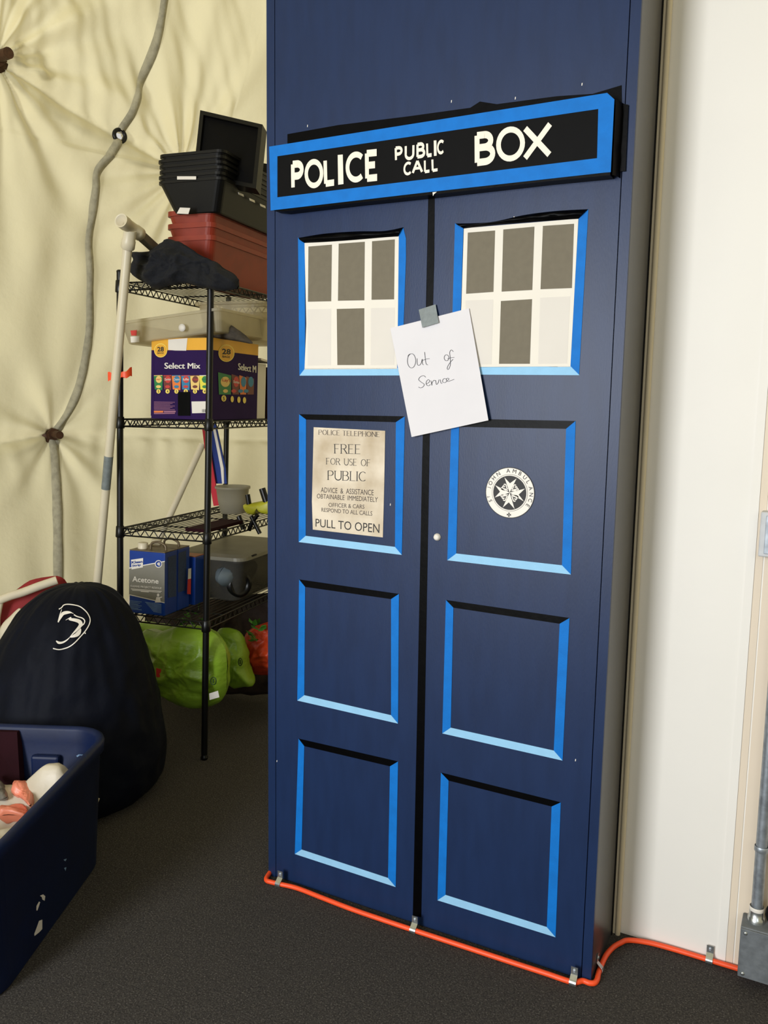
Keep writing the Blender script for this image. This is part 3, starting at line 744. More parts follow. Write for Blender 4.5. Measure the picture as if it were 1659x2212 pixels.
# black tape laid on the cupboard above and right of the board
mb = MB()
def onface(x, y): return FY(*z6(x, y), -.0096)
mb.slab([onface(*p) for p in ((118, 270), (330, 232), (620, 196), (880, 160), (920, 134), (990, 145), (1240, 112), (1390, 102), (1510, 66), (1512, 240), (1100, 260), (600, 330), (160, 400), (118, 308))], (0, -.0008, 0), M_BLK)
mb.slab([onface(*p) for p in ((1490, 140), (1540, 150), (1528, 425), (1478, 430))], (0, -.0045, 0), M_BLK)
mb.slab([onface(*p) for p in ((100, 596), (420, 560), (800, 512), (1300, 462), (1490, 440), (1480, 400), (700, 480), (100, 560))], (0, -.0010, 0), M_BLK)
mb.build('backing_tape', sg)
mb = MB(); mb.add([FY(*z6(x, y), ySg - .001) for x, y in ((722, 512), (740, 510), (728, 520), (724, 528))], [(0, 1, 2, 3)], M_WHT); mb.build('torn_tape', sg)
# folded tape tail on the right end
mb = MB(); e0 = sq(1480, 125); e1 = sq(1465, 440)
vs = []; fs = []
for i in range(9):
    t = i / 8; a = e0.lerp(e1, t)
    for k in range(5):
        s_ = k / 4; vs.append(a + Vector((.003 + .007 * sin(pi * s_) * abs(noise.noise(Vector((i * .6, k, 3)))) + .010 * s_, .036 * s_ , 0)))
for i in range(8):
    for k in range(4): j = i * 5 + k; fs.append((j, j + 1, j + 6, j + 5))
mb.add(vs, fs, M_BLK, True); mb.build('end_tape', sg)

# ================================================================== CORD, CLIPS, JUNCTION BOX
rc_ = .0068
cp = [(584, 1884), (575, 1890), (575, 1900), (592, 1907), (640, 1918), (700, 1941), (760, 1964), (830, 1988), (893, 2009), (1000, 2044), (1100, 2077), (1180, 2103), (1235, 2121), (1262, 2131), (1280, 2131), (1291, 2115), (1289, 2090), (1297, 2062), (1322, 2041), (1358, 2031), (1400, 2036), (1450, 2049), (1530, 2073), (1590, 2091), (1640, 2100), (1700, 2106), (1900, 2120)]
CP = [FZ(u, v, rc_ + .001) for u, v in cp]
def keep_out(p):
    if -.02 < p.x < BW + .005 and p.y > -.0185: p.y = -.0185
    if p.x > BW + .02 and p.y > WY - .012: p.y = WY - .012
    return p
CP = [keep_out(p) for p in CP]
i0 = cp.index((1262, 2131)); i1 = cp.index((1322, 2041))
CP[i0:i1 + 1] = [Vector((x, y, rc_ + .001)) for x, y in ((.962, -.0185), (.978, -.0182), (.9895, -.012), (.9925, .004), (.9895, .03), (.9888, .07), (.9905, .11), (.999, .15), (1.012, .178))]
CP[0] = Vector((-.012, .05, rc_)); CP[1].y = max(CP[1].y, .0)
MB().tube(fillet(CP, 6), rc_, M_ORANGE, 12).build('extension_cord', label='orange extension cord running along the foot of the blue cupboard', cat='cord')
def clip(p, up, out, label):
    """p on cord centre; up = wall up, out = away from wall"""
    up = Vector(up); out = Vector(out); sd = up.cross(out).normalized(); mb = MB(); w_ = .0085
    base = p - out * .0075
    path = [base + up * .036, base + up * .016, base + up * .0125 + out * .004]
    path += [p + (up * cos(a) + out * sin(a)) * (rc_ + .0014) for a in [math.radians(20 + 14 * k) for k in range(11)]]
    path += [base + up * -.0060 + out * .0035]
    vs = []; fs = []
    for q in path: vs += [q - sd * w_, q + sd * w_]
    for i in range(len(path) - 1): fs.append((2 * i, 2 * i + 1, 2 * i + 3, 2 * i + 2))
    mb.add(vs, fs, M_ZINC)
    r = mb.build('cable_clip', label=label, cat='clip', origin=p)
    s = r.modifiers.new('solid', 'SOLIDIFY'); s.thickness = .0012; s.offset = 0
    m3 = MB(); m3.rev(base + up * .027, out, [(0, .0045), (.002, .0042), (.003, .002), (.003, 0)], M_CONDUIT, 12); m3.build('screw', r)
def cord_at(u, v): return keep_out(FZ(u, v, rc_ + .001))
clip(cord_at(602, 1909), (0, 0, 1), (0, -1, 0), 'metal cable clip on the cord at the left foot of the cupboard')
clip(cord_at(893, 2009), (0, 0, 1), (0, -1, 0), 'metal cable clip on the cord below the gap between the doors')
clip(cord_at(1238, 2122), (0, 0, 1), (0, -1, 0), 'metal cable clip on the cord near the right front foot of the cupboard')
pc = Vector((.9892, .045, rc_ + .001))
clip(pc, Vector((0, .25, 1)).normalized(), (1, 0, 0), 'metal cable clip around the corner on the side of the cupboard')
clip(cord_at(1532, 2074), (0, 0, 1), (0, -1, 0), 'metal cable clip on the cord at the foot of the white wall')

# junction box
jy = WY - .075
a = FY(1598, 2090, jy); zlo = .028; zhi = FY(1598, 2002, jy).z
jx0 = FY(1597, 2040, jy).x
jb = empty('junction_box', (jx0 + .06, WY, zlo), 'weathered grey metal electrical junction box low on the wall at right', 'electrical box')
MB().box((jx0, jy + .004, zlo), (jx0 + .125, WY - .004, zhi), M_JBOX).build('housing', jb, bevel=.003)
MB().box((jx0 + .001, jy - .002, zlo + .002), (jx0 + .124, jy + .004, zhi - .002), M_JBOX).build('cover_plate', jb, bevel=.001)
for dx, dz in ((.012, -.012), (.112, -.012), (.012, -(zhi - zlo) + .012), (.112, -(zhi - zlo) + .012)):
    m3 = MB(); m3.rev((jx0 + dx, jy - .002, zhi + dz), (0, -1, 0), [(0, .005), (.002, .0045), (.003, .002), (.003, 0)], M_ZINC, 12); m3.build('screw', jb)
cy_ = WY - .03
c0 = Vector((FY(1634, 1975, cy_).x, cy_, zhi)); c1x = FY(1655, 1655, cy_).x
cond = empty('conduit', c0, 'vertical galvanised steel conduit pipe rising from the junction box', 'pipe')
top = Vector((c0.x + (c1x - c0.x) * .6, cy_, 1.2))
MB().tube([c0 - Vector((0, 0, .0)), c0.lerp(top, .3), c0.lerp(top, .6), top], .0135, M_CONDUIT, 16).build('pipe', cond)
MB().rev(c0, (0, 0, 1), [(0, .02), (.012, .02), (.014, .017), (.03, .017)], M_ZINC, 20, cap=True).build('fitting', cond)
mb = MB(); mb.rev(c0.lerp(top, .028) , (0, 0, 1), [(0, .0165), (.003, .0175), (.008, .0175), (.011, .0165)], M_WHT, 20); mb.build('white_tie', cond)
ps = c0.lerp(top, .15); ps.z = FY(1642, 1838, cy_).z
mb = MB(); mb.rev(ps, (0, 0, 1), [(0, .0155), (.002, .0165), (.012, .0165), (.014, .0155)], M_CONDUIT, 20); mb.box((ps.x, cy_ + .008, ps.z), (ps.x + .05, cy_ + .03, ps.z + .014), M_CONDUIT); mb.build('strap', cond)
kb = [Vector((c0.x + .10, cy_ - .005, c0.z + .075)), Vector((c0.x + .05, cy_ - .01, c0.z + .07)), Vector((c0.x + .028, cy_ - .008, c0.z + .045)), Vector((c0.x + .03, cy_ - .004, c0.z + .018)), Vector((c0.x + .06, cy_, c0.z - .0)), Vector((c0.x + .11, cy_, c0.z - .004))]
MB().tube(fillet(kb, 6), .007, M_RACK, 10).build('black_cable', label='short thick black cable looping beside the conduit pipe', cat='cable')
MB().tube([FY(1625, 2106, WY - .03), FY(1645, 2102, WY - .03), FY(1700, 2110, WY - .03)], .007, M_RACK, 8).build('cable_stub', label='short black cable stub on the floor below the junction box', cat='cable')
# outlet at the right edge
ya = WY - .04
sx = FY(1641, 1150, ya).x; z1_ = FY(1648, 1106, ya).z; z0_ = FY(1648, 1203, ya).z
ob = empty('switch_box', (sx + .05, WY, z0_), 'pale grey surface-mounted switch box at the right edge of the wall', 'switch')
MB().box((sx, ya, z0_), (sx + .11, WY - .002, z1_), mat('pale_grey_plastic', (196, 198, 200), .5, .1, 30)).build('housing', ob, bevel=.003)
MB().box((sx + .012, ya - .003, z0_ + .008), (sx + .10, ya, z1_ - .008), M_CONDUIT).build('plate', ob, bevel=.001)

# ================================================================== WIRE SHELVING
TH = 3.2986; F0 = Vector((-.71036, .53793, 0)); LEAN = Vector((.0272, .0061, 1))
E1 = Vector((cos(TH), sin(TH), 0)); E2 = Vector((sin(TH), -cos(TH), 0)); RW, RL = .3985, .8346
def S(b, a, z): return F0 + E1 * a + E2 * b + LEAN * z
ZL = (1.8689, 1.3467, .9116, .5628); ZTOP = 1.9076
def SB(u, v, b):
    """point of the ray on the rack plane at depth b"""
    d = ray(u, v); nrm = E1.cross(LEAN); o = F0 + E2 * b; return CAM + d * ((o - CAM).dot(nrm) / d.dot(nrm))
def SA(u, v, a):
    d = ray(u, v); nrm = E2.cross(LEAN); o = F0 + E1 * a; return CAM + d * ((o - CAM).dot(nrm) / d.dot(nrm))
def loc(p):
    z = p.z; q = p - F0 - LEAN * z; return (q.dot(E2), q.dot(E1), z)
def LB(u, v, b): return loc(SB(u, v, b))
def LA(u, v, a): return loc(SA(u, v, a))
rack = empty('wire_shelving', F0, 'black four-tier wire shelving rack standing against the fabric wall', 'shelving')
for b, a in ((0, 0), (0, RW), (RL, 0), (RL, RW)):
    mb = MB(); n = 76
    mb.tube([S(b, a, .02 + (ZTOP - .02) * k / n) for k in range(n + 1)], .0127, M_RACK, 14, radii=[.0127 if k % 1 == 0 else .012 for k in range(n + 1)])
    po = mb.build('post', rack)
    MB().rev(S(b, a, 0), LEAN, [(0, .013), (.004, .015), (.012, .015), (.02, .009), (.03, .009)], M_RACK, 14, cap=True).build('foot', po)
    MB().rev(S(b, a, ZTOP), LEAN, [(0, .0132), (.006, .0132), (.010, .009), (.011, .0)], M_RACK, 14).build('end_cap', po)
for z in ZL:
    mb = MB()
    c = [(0, 0), (RL, 0), (RL, RW), (0, RW)]
    for dz in (0, -.028): mb.tube([S(b, a, z + dz) for b, a in c] + [S(0, 0, z + dz)], .0032, M_RACK, 6)
    for i in range(4):
        (b0, a0), (b1, a1) = c[i], c[(i + 1) % 4]; L = math.hypot(b1 - b0, a1 - a0); n = int(L / .021); n += n % 2; P = []
        for k in range(n + 1):
            t = .03 + .94 * k / n; P.append(S(b0 + (b1 - b0) * t, a0 + (a1 - a0) * t, z - (.0 if k % 2 else .028)))
        for k in range(n): mb.tube([P[k], P[k + 1]], .0022, M_RACK, 5, cap=False)
    for k in range(1, 16): aa = RW * k / 16; mb.tube([S(0, aa, z + .002), S(RL, aa, z + .002)], .0019, M_RACK, 5)
    for bb in (RL * .17, RL * .5, RL * .83):
        mb.tube([S(bb, 0, z - .003), S(bb, RW, z - .003)], .003, M_RACK, 6)
    for b, a in c: mb.rev(S(b, a, z - .036), LEAN, [(0, .0165), (.003, .018), (.044, .016), (.046, .014)], M_RACK, 14)
    mb.build('shelf', rack)

def tubT(b, a, z, rot=0.0, tiltm=None):
    """frame with x along E2 (depth), y along E1, z up, centred at (b,a,z)"""
    o = S(b, a, z); R = Matrix.Rotation(rot, 3, 'Z')
    def T(p):
        q = R @ Vector(p)
        if tiltm is not None: q = tiltm @ q
        return o + E2 * q.x + E1 * q.y + LEAN * q.z
    return T
ORD = {0: 'lowest', 1: 'second from bottom', 2: 'third from bottom', 3: 'fourth from bottom', 4: 'fifth from bottom', 5: 'topmost'}
# --- trays on the top tier
zr = ZL[0] + .006
rl = LB(361, 480, .07)[1]; rr_ = LB(459, 480, .07)[1]
rw = abs(rl - rr_); ra = (rl + rr_) / 2
for k in range(3):
    mb = MB(); tub(mb, tubT(.07 + .30, ra, zr + .047 * k + .004), .60, rw, .165, M_REDPL, .035, .03, .004, .006, .018)
    mb.build('storage_tray', label='rust red plastic tray, %s of the red stack on the top shelf' % ('lowest', 'middle one', 'topmost')[k], cat='tray', group='rust red trays stacked on the top shelf')
zb = zr + .047 * 2 + .165 - .012
bl_ = LB(341, 400, .02)[1]; br_ = LB(480, 400, .02)[1]; bw = abs(bl_ - br_); ba = (bl_ + br_) / 2
for k in range(6):
    mb = MB(); tub(mb, tubT(.02 + .31, ba + .003 * sin(k * 2.1), zb + .019 * k), .62, bw - .004 * (k % 2), .115, M_DARKPL, .04, .028, .004, .005, .010)
    r = mb.build('storage_tray', label='black plastic tray, %s of the black stack on the red trays' % ORD[k], cat='tray', group='black trays stacked on the red trays')
    if k == 0:
        m3 = MB(); P = [SB(u, v, .02 + .004) + -E2 * .012 for u, v in ((393, 450), (415, 451), (411, 464), (386, 463))]; m3.slab(P, -E2 * .0015, M_WHT)
        m3.build('label_sticker', r)['label'] = 'small white label sticker'
    if k == 5:
        m3 = MB(); P = [SB(u, v, .012) for u, v in ((383, 381), (424, 381), (424, 388), (383, 388))]; m3.slab(P, -E2 * .0015, M_WHT)
        m3.build('label_sticker', r)['label'] = 'small white label strip'
for n_, (u, v) in enumerate(((521, 420), (545, 433), (568, 445))):
    m3 = MB(); P = [SA(u + dx, v + dy, min(bl_, br_) - .008) for dx, dy in ((-6, -5), (5, 0), (6, 5), (-5, 0))]; m3.slab(P, E1 * .0012, M_WHT); m3.build('label_sticker', r)['label'] = 'small white label sticker'
# tilted crate standing on the trays
bc = .12
q4 = [SB(436, 243, bc + .06), SB(570, 274, bc + .08), SB(556, 412, bc), SB(421, 384, bc)]
nn = (q4[1] - q4[0]).cross(q4[3] - q4[0]).normalized()
if nn.dot(CAM - q4[0]) < 0: nn = -nn
cr = empty('crate', q4[3], 'square black crate tipped on edge on top of the black trays', 'crate')
mb = MB(); mb.slab(q4, -nn * .035, M_DARKPL); mb.build('body', cr)
mb = MB(); cc = sum(q4, Vector()) / 4; inn_ = [cc + (p - cc) * .88 for p in q4]
for i in range(4): j = (i + 1) % 4; mb.slab([q4[i], q4[j], inn_[j], inn_[i]], nn * .016, M_DARKPL)
mb.build('rim', cr)
mb = MB(); mb.slab([cc + (p - cc) * .86 for p in q4], nn * .003, M_BLACKCARD); mb.build('base_panel', cr)
mb = MB(); P = [SB(566, 352, .45), SB(590, 356, .45), SB(592, 440, .45), SB(562, 425, .45)]; mb.slab(P, E2 * .05, M_DARKPL)
mb.build('black_box', label='small upright black box behind the tipped crate, partly hidden by the cupboard', cat='box')

# cloth bundle
def c1(x, y, b=-.05): return SB(x / 2.765, y / 2.765, b)
ol = [(787, 1512), (850, 1505), (905, 1500), (950, 1475), (995, 1430), (1065, 1440), (1150, 1480), (1220, 1520), (1290, 1560), (1340, 1600), (1400, 1640), (1425, 1690), (1395, 1725), (1320, 1735), (1230, 1720), (1120, 1700), (1060, 1690), (960, 1718), (880, 1690), (810, 1650), (788, 1600), (800, 1560)]
mb = MB(); puffy(mb, smooth_loop([c1(x, y) for x, y in ol], 5), -E2, .05, M_CLOTH, .048, 8, 34, 3, back=.6)
mb.build('cloth_bundle', label='crumpled dark navy cloth bundle on the top shelf before the red trays', cat='cloth')

# --- pvc pipe with tee
pt = FD(276, 530, 3.22); pm = FD(212, 1240, 3.52); dirp = (pm - pt).normalized(); pb = pt + dirp * ((pt.z - .012) / -dirp.z)
pv = empty('pvc_pole', pb, 'long cream plastic pipe with tee fitting leaning beside the rack', 'pipe')
up = -dirp
MB().tube([pb, pb.lerp(pt, .5), pt], .0168, M_PVC, 16).build('pipe', pv)
ta = FD(261, 476, 3.14); tb = FD(302, 506, 3.24)
ta = pt + up * .088 + (ta - (pt + up * .088)) ; tee_c = (ta + tb) / 2; ax = (tb - ta).normalized()
mb = MB(); mb.rev(pt - up * .012, (tee_c - pt), [(0, .021), (.004, .0245), (.03, .0245), (.034, .0225), (.07, .0225)], M_PVC, 20, cap=True)
L_ = (tb - ta).length
mb.rev(ta, ax, [(0, .0245), (.03, .0245), (.032, .0225), (L_ - .03, .0225), (L_ - .028, .0245), (L_, .0245), (L_, .019), (.04, .019)], M_PVC, 22)
mb.rev(ta, ax, [(0, .0245), (0, .019), (.04, .019), (.04, .0)], M_PVC, 22)
mb.build('tee_fitting', pv)
k0 = pt - up * .45 * 1.0
s0 = FD(236, 985, 3.40); s1 = FD(229, 1056, 3.43)
def on_pipe(v):
    lo, hi = 0.0, 1.0
    for _ in range(30):
        m_ = (lo + hi) / 2; p = pt.lerp(pb, m_); d = MR.transposed() @ (p - CAM); vv = CY - FPX * d.y / -d.z
        if vv < v: lo = m_
        else: hi = m_
    return pt.lerp(pb, lo)
MB().tube([on_pipe(985), on_pipe(1056)], .0174, M_DUCT, 16).build('grey_tape_band', pv)
e_a = tb - ax * .02; e_b = SB(352, 552, .02)
mb = MB(); dd = (e_b - e_a).normalized(); sdv = dd.cross(Vector((0, 0, 1))).normalized(); upv = sdv.cross(dd)
mb.hexa([e_a + sdv * x + upv * y for x, y in ((-.014, -.014), (.014, -.014), (.014, .014), (-.014, .014))], [e_b + sdv * x + upv * y for x, y in ((-.014, -.014), (.014, -.014), (.014, .014), (-.014, .014))], mat('olive_grey_paint', (96, 92, 78), .5, .2, 20))
mb.build('arm', pv)
# orange ribbon tied on the left post
rb = S(0, RW, 0); cR = S(0, RW, LB(262, 812, 0)[2])
mb = MB(); sd = (CAM - cR).cross(Vector((0, 0, 1))).normalized(); to = (CAM - cR).normalized()
for s_, dz in ((1, .016), (-1, -.006)):
    vs = []; fs = []
    for i in range(7):
        t = i / 6; c_ = cR + to * (.02 + .012 * sin(pi * t)) - sd * s_ * (.045 * t) + Vector((0, 0, dz * t + .004 * sin(t * 9)))
        vs += [c_ + Vector((0, 0, .008 + .010 * t)), c_ - Vector((0, 0, .008 + .010 * t))]
    for i in range(6): fs.append((2 * i, 2 * i + 1, 2 * i + 3, 2 * i + 2))
    mb.add(vs, fs, M_ORANGE, True)
mb.tube([cR + Vector((cos(a) * .0165, sin(a) * .0165, 0)) for a in [2 * pi * k / 14 for k in range(15)]], .008, M_ORANGE, 6)
mb.build('ribbon', label='orange plastic ribbon tied around the left post of the rack', cat='ribbon')

# --- second tier: snack carton, clear tubs
z2 = ZL[1] + .005
bx = .03
def CB(x, y): return (300 + x / 5.53, 700 + y / 5.53)
a_l = LB(327, 830, bx)[1]; a_r = .004; ztop = LB(*CB(500, 168), bx)[2]; zyl = LB(*CB(500, 312), bx)[2]
cl_ = LA(*CB(1418, 700), a_r)[0]
car = empty('snack_carton', S(bx, (a_l + a_r) / 2, z2), 'purple and yellow snack carton reading 28 BAGS Select Mix on second shelf', 'carton')
def TC(p): return S(p.x, p.y, p.z)
mb = MB(); mb.box((bx, a_r, z2), (cl_, a_l, zyl), M_PURPLE, TC); mb.box((bx, a_r, zyl), (cl_, a_l, ztop), M_YEL, TC); mb.build('box_body', car)
mb = MB()
def fr(x, y, off=.001): return SB(*CB(x, y), bx - off)
def sdp(x, y, off=.001): return SA(*CB(x, y), a_r - off)
def fquad(pts, m, off=.001, f=fr): mb.add([f(x, y, off) for x, y in pts], [tuple(range(len(pts)))], m)
fquad([(350, 185), (580, 168), (565, 318), (430, 316), (350, 308)], M_WHT)
def ell(cx, cy, rx, ry, m, off, f, n=24): fquad([(cx + rx * cos(2 * pi * k / n), cy + ry * sin(2 * pi * k / n)) for k in range(n)], m, off, f)
ell(260, 315, 78, 84, M_YELL, .0015, fr); ell(260, 315, 70, 75, M_YEL, .002, fr)
def ftext(txt, TL, TR, BR, BL, m, off, f, bold=.02): put_text(mb, font_text(txt, bold), [f(*TL, off), f(*TR, off), f(*BR, off), f(*BL, off)], m, Vector())
ftext('28', (220, 272), (298, 270), (298, 328), (220, 330), M_INK, .0025, fr, .03)
ftext('BAGS', (222, 336), (296, 334), (296, 356), (222, 358), M_INK, .0025, fr)
for k_ in (-3, 0, 3): ftext('Select Mix', (308 + k_, 462), (732 + k_, 466), (732 + k_, 532), (308 + k_, 534), M_WHT, .002 + .0001 * (k_ + 3), fr, 0)
cols = [(178, 290, M_MGR, M_MYE), (290, 395, M_MBR, M_MRD), (392, 505, M_MOR, M_MBL), (505, 615, M_MBL, M_MRD), (612, 728, M_MYE, M_MBR), (722, 850, M_MLY, M_MGR)]
NAMES = ("Lay's", 'Doritos', 'Cheetos', 'Ruffles', 'Fritos', 'Funyuns'); COUNT = '545854'
for (x0, x1, m1, m2_), nm_, ct_ in zip(cols, NAMES, COUNT):
    fquad([(x0, 612), (x1 - 8, 610), (x1 - 4, 650), (x1 - 10, 790), (x0 + 12, 780), (x0 + 6, 700)], m1, .002)
    cx = (x0 + x1) / 2
    ell(cx + 4, 662, 36, 42, m2_, .0025, fr, 14); ell(cx, 748, 30, 18, m2_, .0025, fr, 12)
    ell(cx, 804, 25, 27, M_YELL, .003, fr, 14); ftext(ct_, (cx - 8, 788), (cx + 8, 788), (cx + 8, 820), (cx - 8, 820), M_INK, .0034, fr)
    ftext(nm_, (cx - 34, 648), (cx + 38, 644), (cx + 38, 672), (cx - 34, 676), M_MRD if m1 in (M_MGR, M_MYE) else (M_MGR if m1 is M_MLY else M_WHT), .0032, fr, .01)
    fquad([(x0 + 2, 612), (x1 - 8, 610), (x1 - 8, 618), (x0 + 2, 620)], M_WHT if m1 is M_MLY else m2_, .0024)
fquad([(150, 312), (142, 1095), (182, 1090), (178, 312)], M_PURPLE, .0008)
fquad([(466, 812), (610, 810), (612, 1095), (466, 1095)], M_BLK, .0036)
fquad([(628, 925), (850, 922), (850, 1060), (635, 1066)], M_WHT, .002)
for x in (755, 768, 779, 790): fquad([(x, 1018), (x + 5, 1018), (x + 5, 1054), (x, 1054)], M_INK, .0026)
for i in range(8):
    y = 928 + i * 15; fquad([(180, y), (430 - 28 * (i % 3), y + 4), (430 - 28 * (i % 3), y + 9), (180, y + 6)], mat('mauve_print', (150, 96, 120), .5), .002)
fquad([(180, 1038), (290, 1036), (290, 1056), (180, 1058)], M_MOR, .0021)
fquad([(300, 1036), (440, 1036), (440, 1054), (300, 1056)], mat('mauve_print', (150, 96, 120), .5), .0021); fquad([(180, 1062), (430, 1060), (430, 1072), (180, 1076)], mat('mauve_print', (150, 96, 120), .5), .0021)
# receding side
ell(1046, 348, 96, 104, M_YELL, .0015, sdp); ell(1046, 348, 86, 94, M_YEL, .002, sdp)
ftext('28', (994, 292), (1098, 300), (1098, 364), (994, 362), M_INK, .0025, sdp, .03); ftext('BAGS', (998, 374), (1088, 380), (1088, 408), (998, 400), M_INK, .0025, sdp)
for k_ in (-3, 0, 3): ftext('Select M', (1188 + k_, 466), (1400 + k_, 500), (1400 + k_, 584), (1188 + k_, 546), M_WHT, .002 + .0001 * (k_ + 3), sdp, 0)
for x0, x1, m1, m2_, c_ in ((946, 1108, M_MGR, M_MYE, 1015), (1108, 1205, M_MBR, M_MRD, 1115), (1200, 1290, M_MOR, M_MBL, 1195), (1285, 1380, M_MBR, M_MBL, 1262)):
    fquad([(x0, 575 + (x0 - 946) * .14), (x1 - 4, 592 + (x1 - 946) * .14), (x1 - 8, 842), (x0 + 10, 842)], m1, .002, sdp)
    ell((x0 + x1) / 2 + 6, 690, (x1 - x0) * .34, 62, m2_, .0025, sdp, 18); ell(c_ + 20, 800, 30, 22, m2_, .0027, sdp, 12)
    ell(c_, 888 + (c_ - 1015) * .09, 30 if c_ < 1050 else 19, 38, M_YELL, .003, sdp, 16)
ftext("Lay's", (1000, 645), (1100, 655), (1098, 705), (998, 695), M_MRD, .0034, sdp, .01)
ftext('Doritos', (1130, 672), (1200, 682), (1200, 714), (1130, 704), M_WHT, .0034, sdp)
ftext('5', (1005, 868), (1026, 868), (1026, 912), (1005, 912), M_INK, .0036, sdp)
mb.build('printed_front', car)

# tilted milky tub on the carton
def tub_from(name, corners, h, m, label, cat='tub', taper=.03, nm2='rim', rimw=.008, r=.03):
    """corners: 3 world points O, X, Y of the bottom rectangle; up is their normal"""
    O, X, Yp = corners; ex = (X - O); ey = (Yp - O); wx, wy = ex.length, ey.length; ex.normalize(); ey = (ey - ex * ey.dot(ex)).normalized(); ez = ex.cross(ey)
    if ez.z < 0: ez = -ez
    c = O + ex * wx / 2 + ey * wy / 2
    T = lambda p: c + ex * p.x + ey * p.y + ez * p.z
    mb = MB(); tub(mb, T, wx, wy, h, m, taper, r, .003, rimw, .01)
    return mb, T, wx, wy
O = SB(279, 742, .04); X = SB(438, 722, .04) + LEAN * .0; Yp = O + E2 * .55 + Vector((0, 0, .03))
ztc = ztop + .004
O = S(*LB(262, 744, .0)[:2], LB(262, 744, .0)[2]); X = SB(560, 704, .0); Yp = O + E2 * .40
Xd = (X - O).normalized()
mb, T, wx, wy = tub_from('tub', (O, O + Xd * .44, Yp), .085, M_CLEAR, '', taper=.012)
tb_ = mb.build('plastic_tub', label='milky clear plastic tub lying tilted on top of the snack carton', cat='tub')
m3 = MB(); P = [SB(u, v, -.014) for u, v in ((282, 714), (296, 713), (295, 725), (284, 725))]; m3.slab(P, -E2 * .001, M_MRD); m3.build('sticker', tb_)['label'] = 'small bright red sticker'
m3 = MB(); P = [SB(u, v, -.010) for u, v in ((282, 727), (301, 726), (301, 739), (283, 740))]; m3.slab(P, -E2 * .001, M_WHT); m3.build('sticker', tb_)['label'] = 'small white sticker'
m3 = MB(); m3.rev(SB(394, 708, -.012), -E2, [(0, .014), (.004, .014), (.004, 0)], M_WHT, 20); m3.build('latch', tb_)
# larger clear bin deeper on the shelf, upside down
mb = MB(); zq = ztop + .012; tub(mb, tubT(.50, .10, zq), .40, .30, .155, M_CLEAR, .02, .04, .003, .012, .012)
mb.build('plastic_bin', label='large milky clear bin behind the tilted tub under the top shelf', cat='bin')
# dark crumpled stuff in between
mb = MB(); ol = [(600, 1195), (720, 1160), (800, 1110), (900, 1070), (990, 1110), (1060, 1160), (1130, 1215), (1160, 1262), (1050, 1245), (860, 1215), (740, 1205)]
puffy(mb, smooth_loop([SB(230 + x / 3.686, 400 + y / 3.686, .10) for x, y in ol], 3), -E2, .02, mat('brown_netting', (64, 56, 44), .8, .4, 40, .5, 90), .008, 16, 8, 5)
mb.build('netting', label='dark brown crumpled netting lying over the top of the snack carton', cat='netting')
# white frame box right of the carton
b0 = cl_ + .02
wf = empty('white_carton', S(b0, .1, z2), 'narrow white carton with open flap beside the snack carton', 'carton')
P1_ = LA(556, 900, .03); P2_ = LA(578, 900, .03)
mb = MB(); mb.box((b0, .02, z2), (b0 + .085, .26, z2 + .232), M_WHT, TC); mb.build('box_body', wf)
mb = MB(); mb.slab([S(b0, .0, z2 + .245), S(b0 + .13, .0, z2 + .235), S(b0 + .13, .2, z2 + .245), S(b0, .2, z2 + .262)], Vector((0, 0, .008)), M_WHT); mb.build('flap', wf)
mb = MB(); mb.box((b0 + .10, .02, z2), (RL - .02, .3, z2 + .22), M_MAROON, TC); mb.build('maroon_box', label='dark maroon box at the far end of the second shelf beside the white carton', cat='box')

# --- third tier
z3 = ZL[2] + .005
def bowlp(u, v, z): return FZ(u, v, z)
cb_ = FZ(503, 1110, z3); cbx = cb_ + (cb_ - CAM).normalized() * .03; cbx.z = z3
topc = FD(497, 1050, math.hypot(cbx.x - CAM.x, cbx.y - CAM.y)); hh = topc.z - z3
mb = MB(); mb.rev(cbx, (0, 0, 1), [(0, 0), (0, .052), (.004, .056), (hh * .5, .068), (hh - .012, .074), (hh - .010, .080), (hh, .080), (hh - .001, .072), (hh * .5, .064), (.006, .052), (.005, 0)], M_CUP, 36)
mb.build('plastic_cup', label='frosted plastic tub standing on the third shelf behind the front post', cat='tub')
mb = MB(); tubm = tubT(.10, .17, z3)
mb.box((.02, .01, z3 - .001), (.30, .11, z3 + .012), M_MAROON, TC); mb.build('maroon_board', label='dark maroon board lying flat on the third shelf below the frosted tub', cat='board')
# yellow tool with black handles
yt = empty('pruning_tool', FZ(560, 1112, z3 + .01), 'yellow green hand tool with black handles at the right of third shelf', 'tool')
def c3(x, y, b): return SB(230 + x / 4.254, 880 + y / 4.254, b)
mb = MB(); ol = [(1255, 900), (1330, 880), (1420, 862), (1500, 848), (1560, 850), (1560, 975), (1440, 975), (1400, 930), (1370, 985), (1290, 975)]
puffy(mb, smooth_loop([c3(x, y, .34) for x, y in ol], 3), -E2, .03, M_YTOOL, .004, 14, 8, 2); mb.build('blade_guard', yt)
for pts, r in (([(1430, 745), (1470, 870)], .014), ([(1295, 800), (1310, 890)], .011), ([(1390, 985), (1335, 1060), (1310, 1130)], .009), ([(1330, 1000), (1410, 1160)], .009), ([(1215, 1000), (1260, 1120)], .011)):
    MB().tube([c3(x, y, .33) for x, y in pts], r, M_RACK, 10).build('handle', yt)
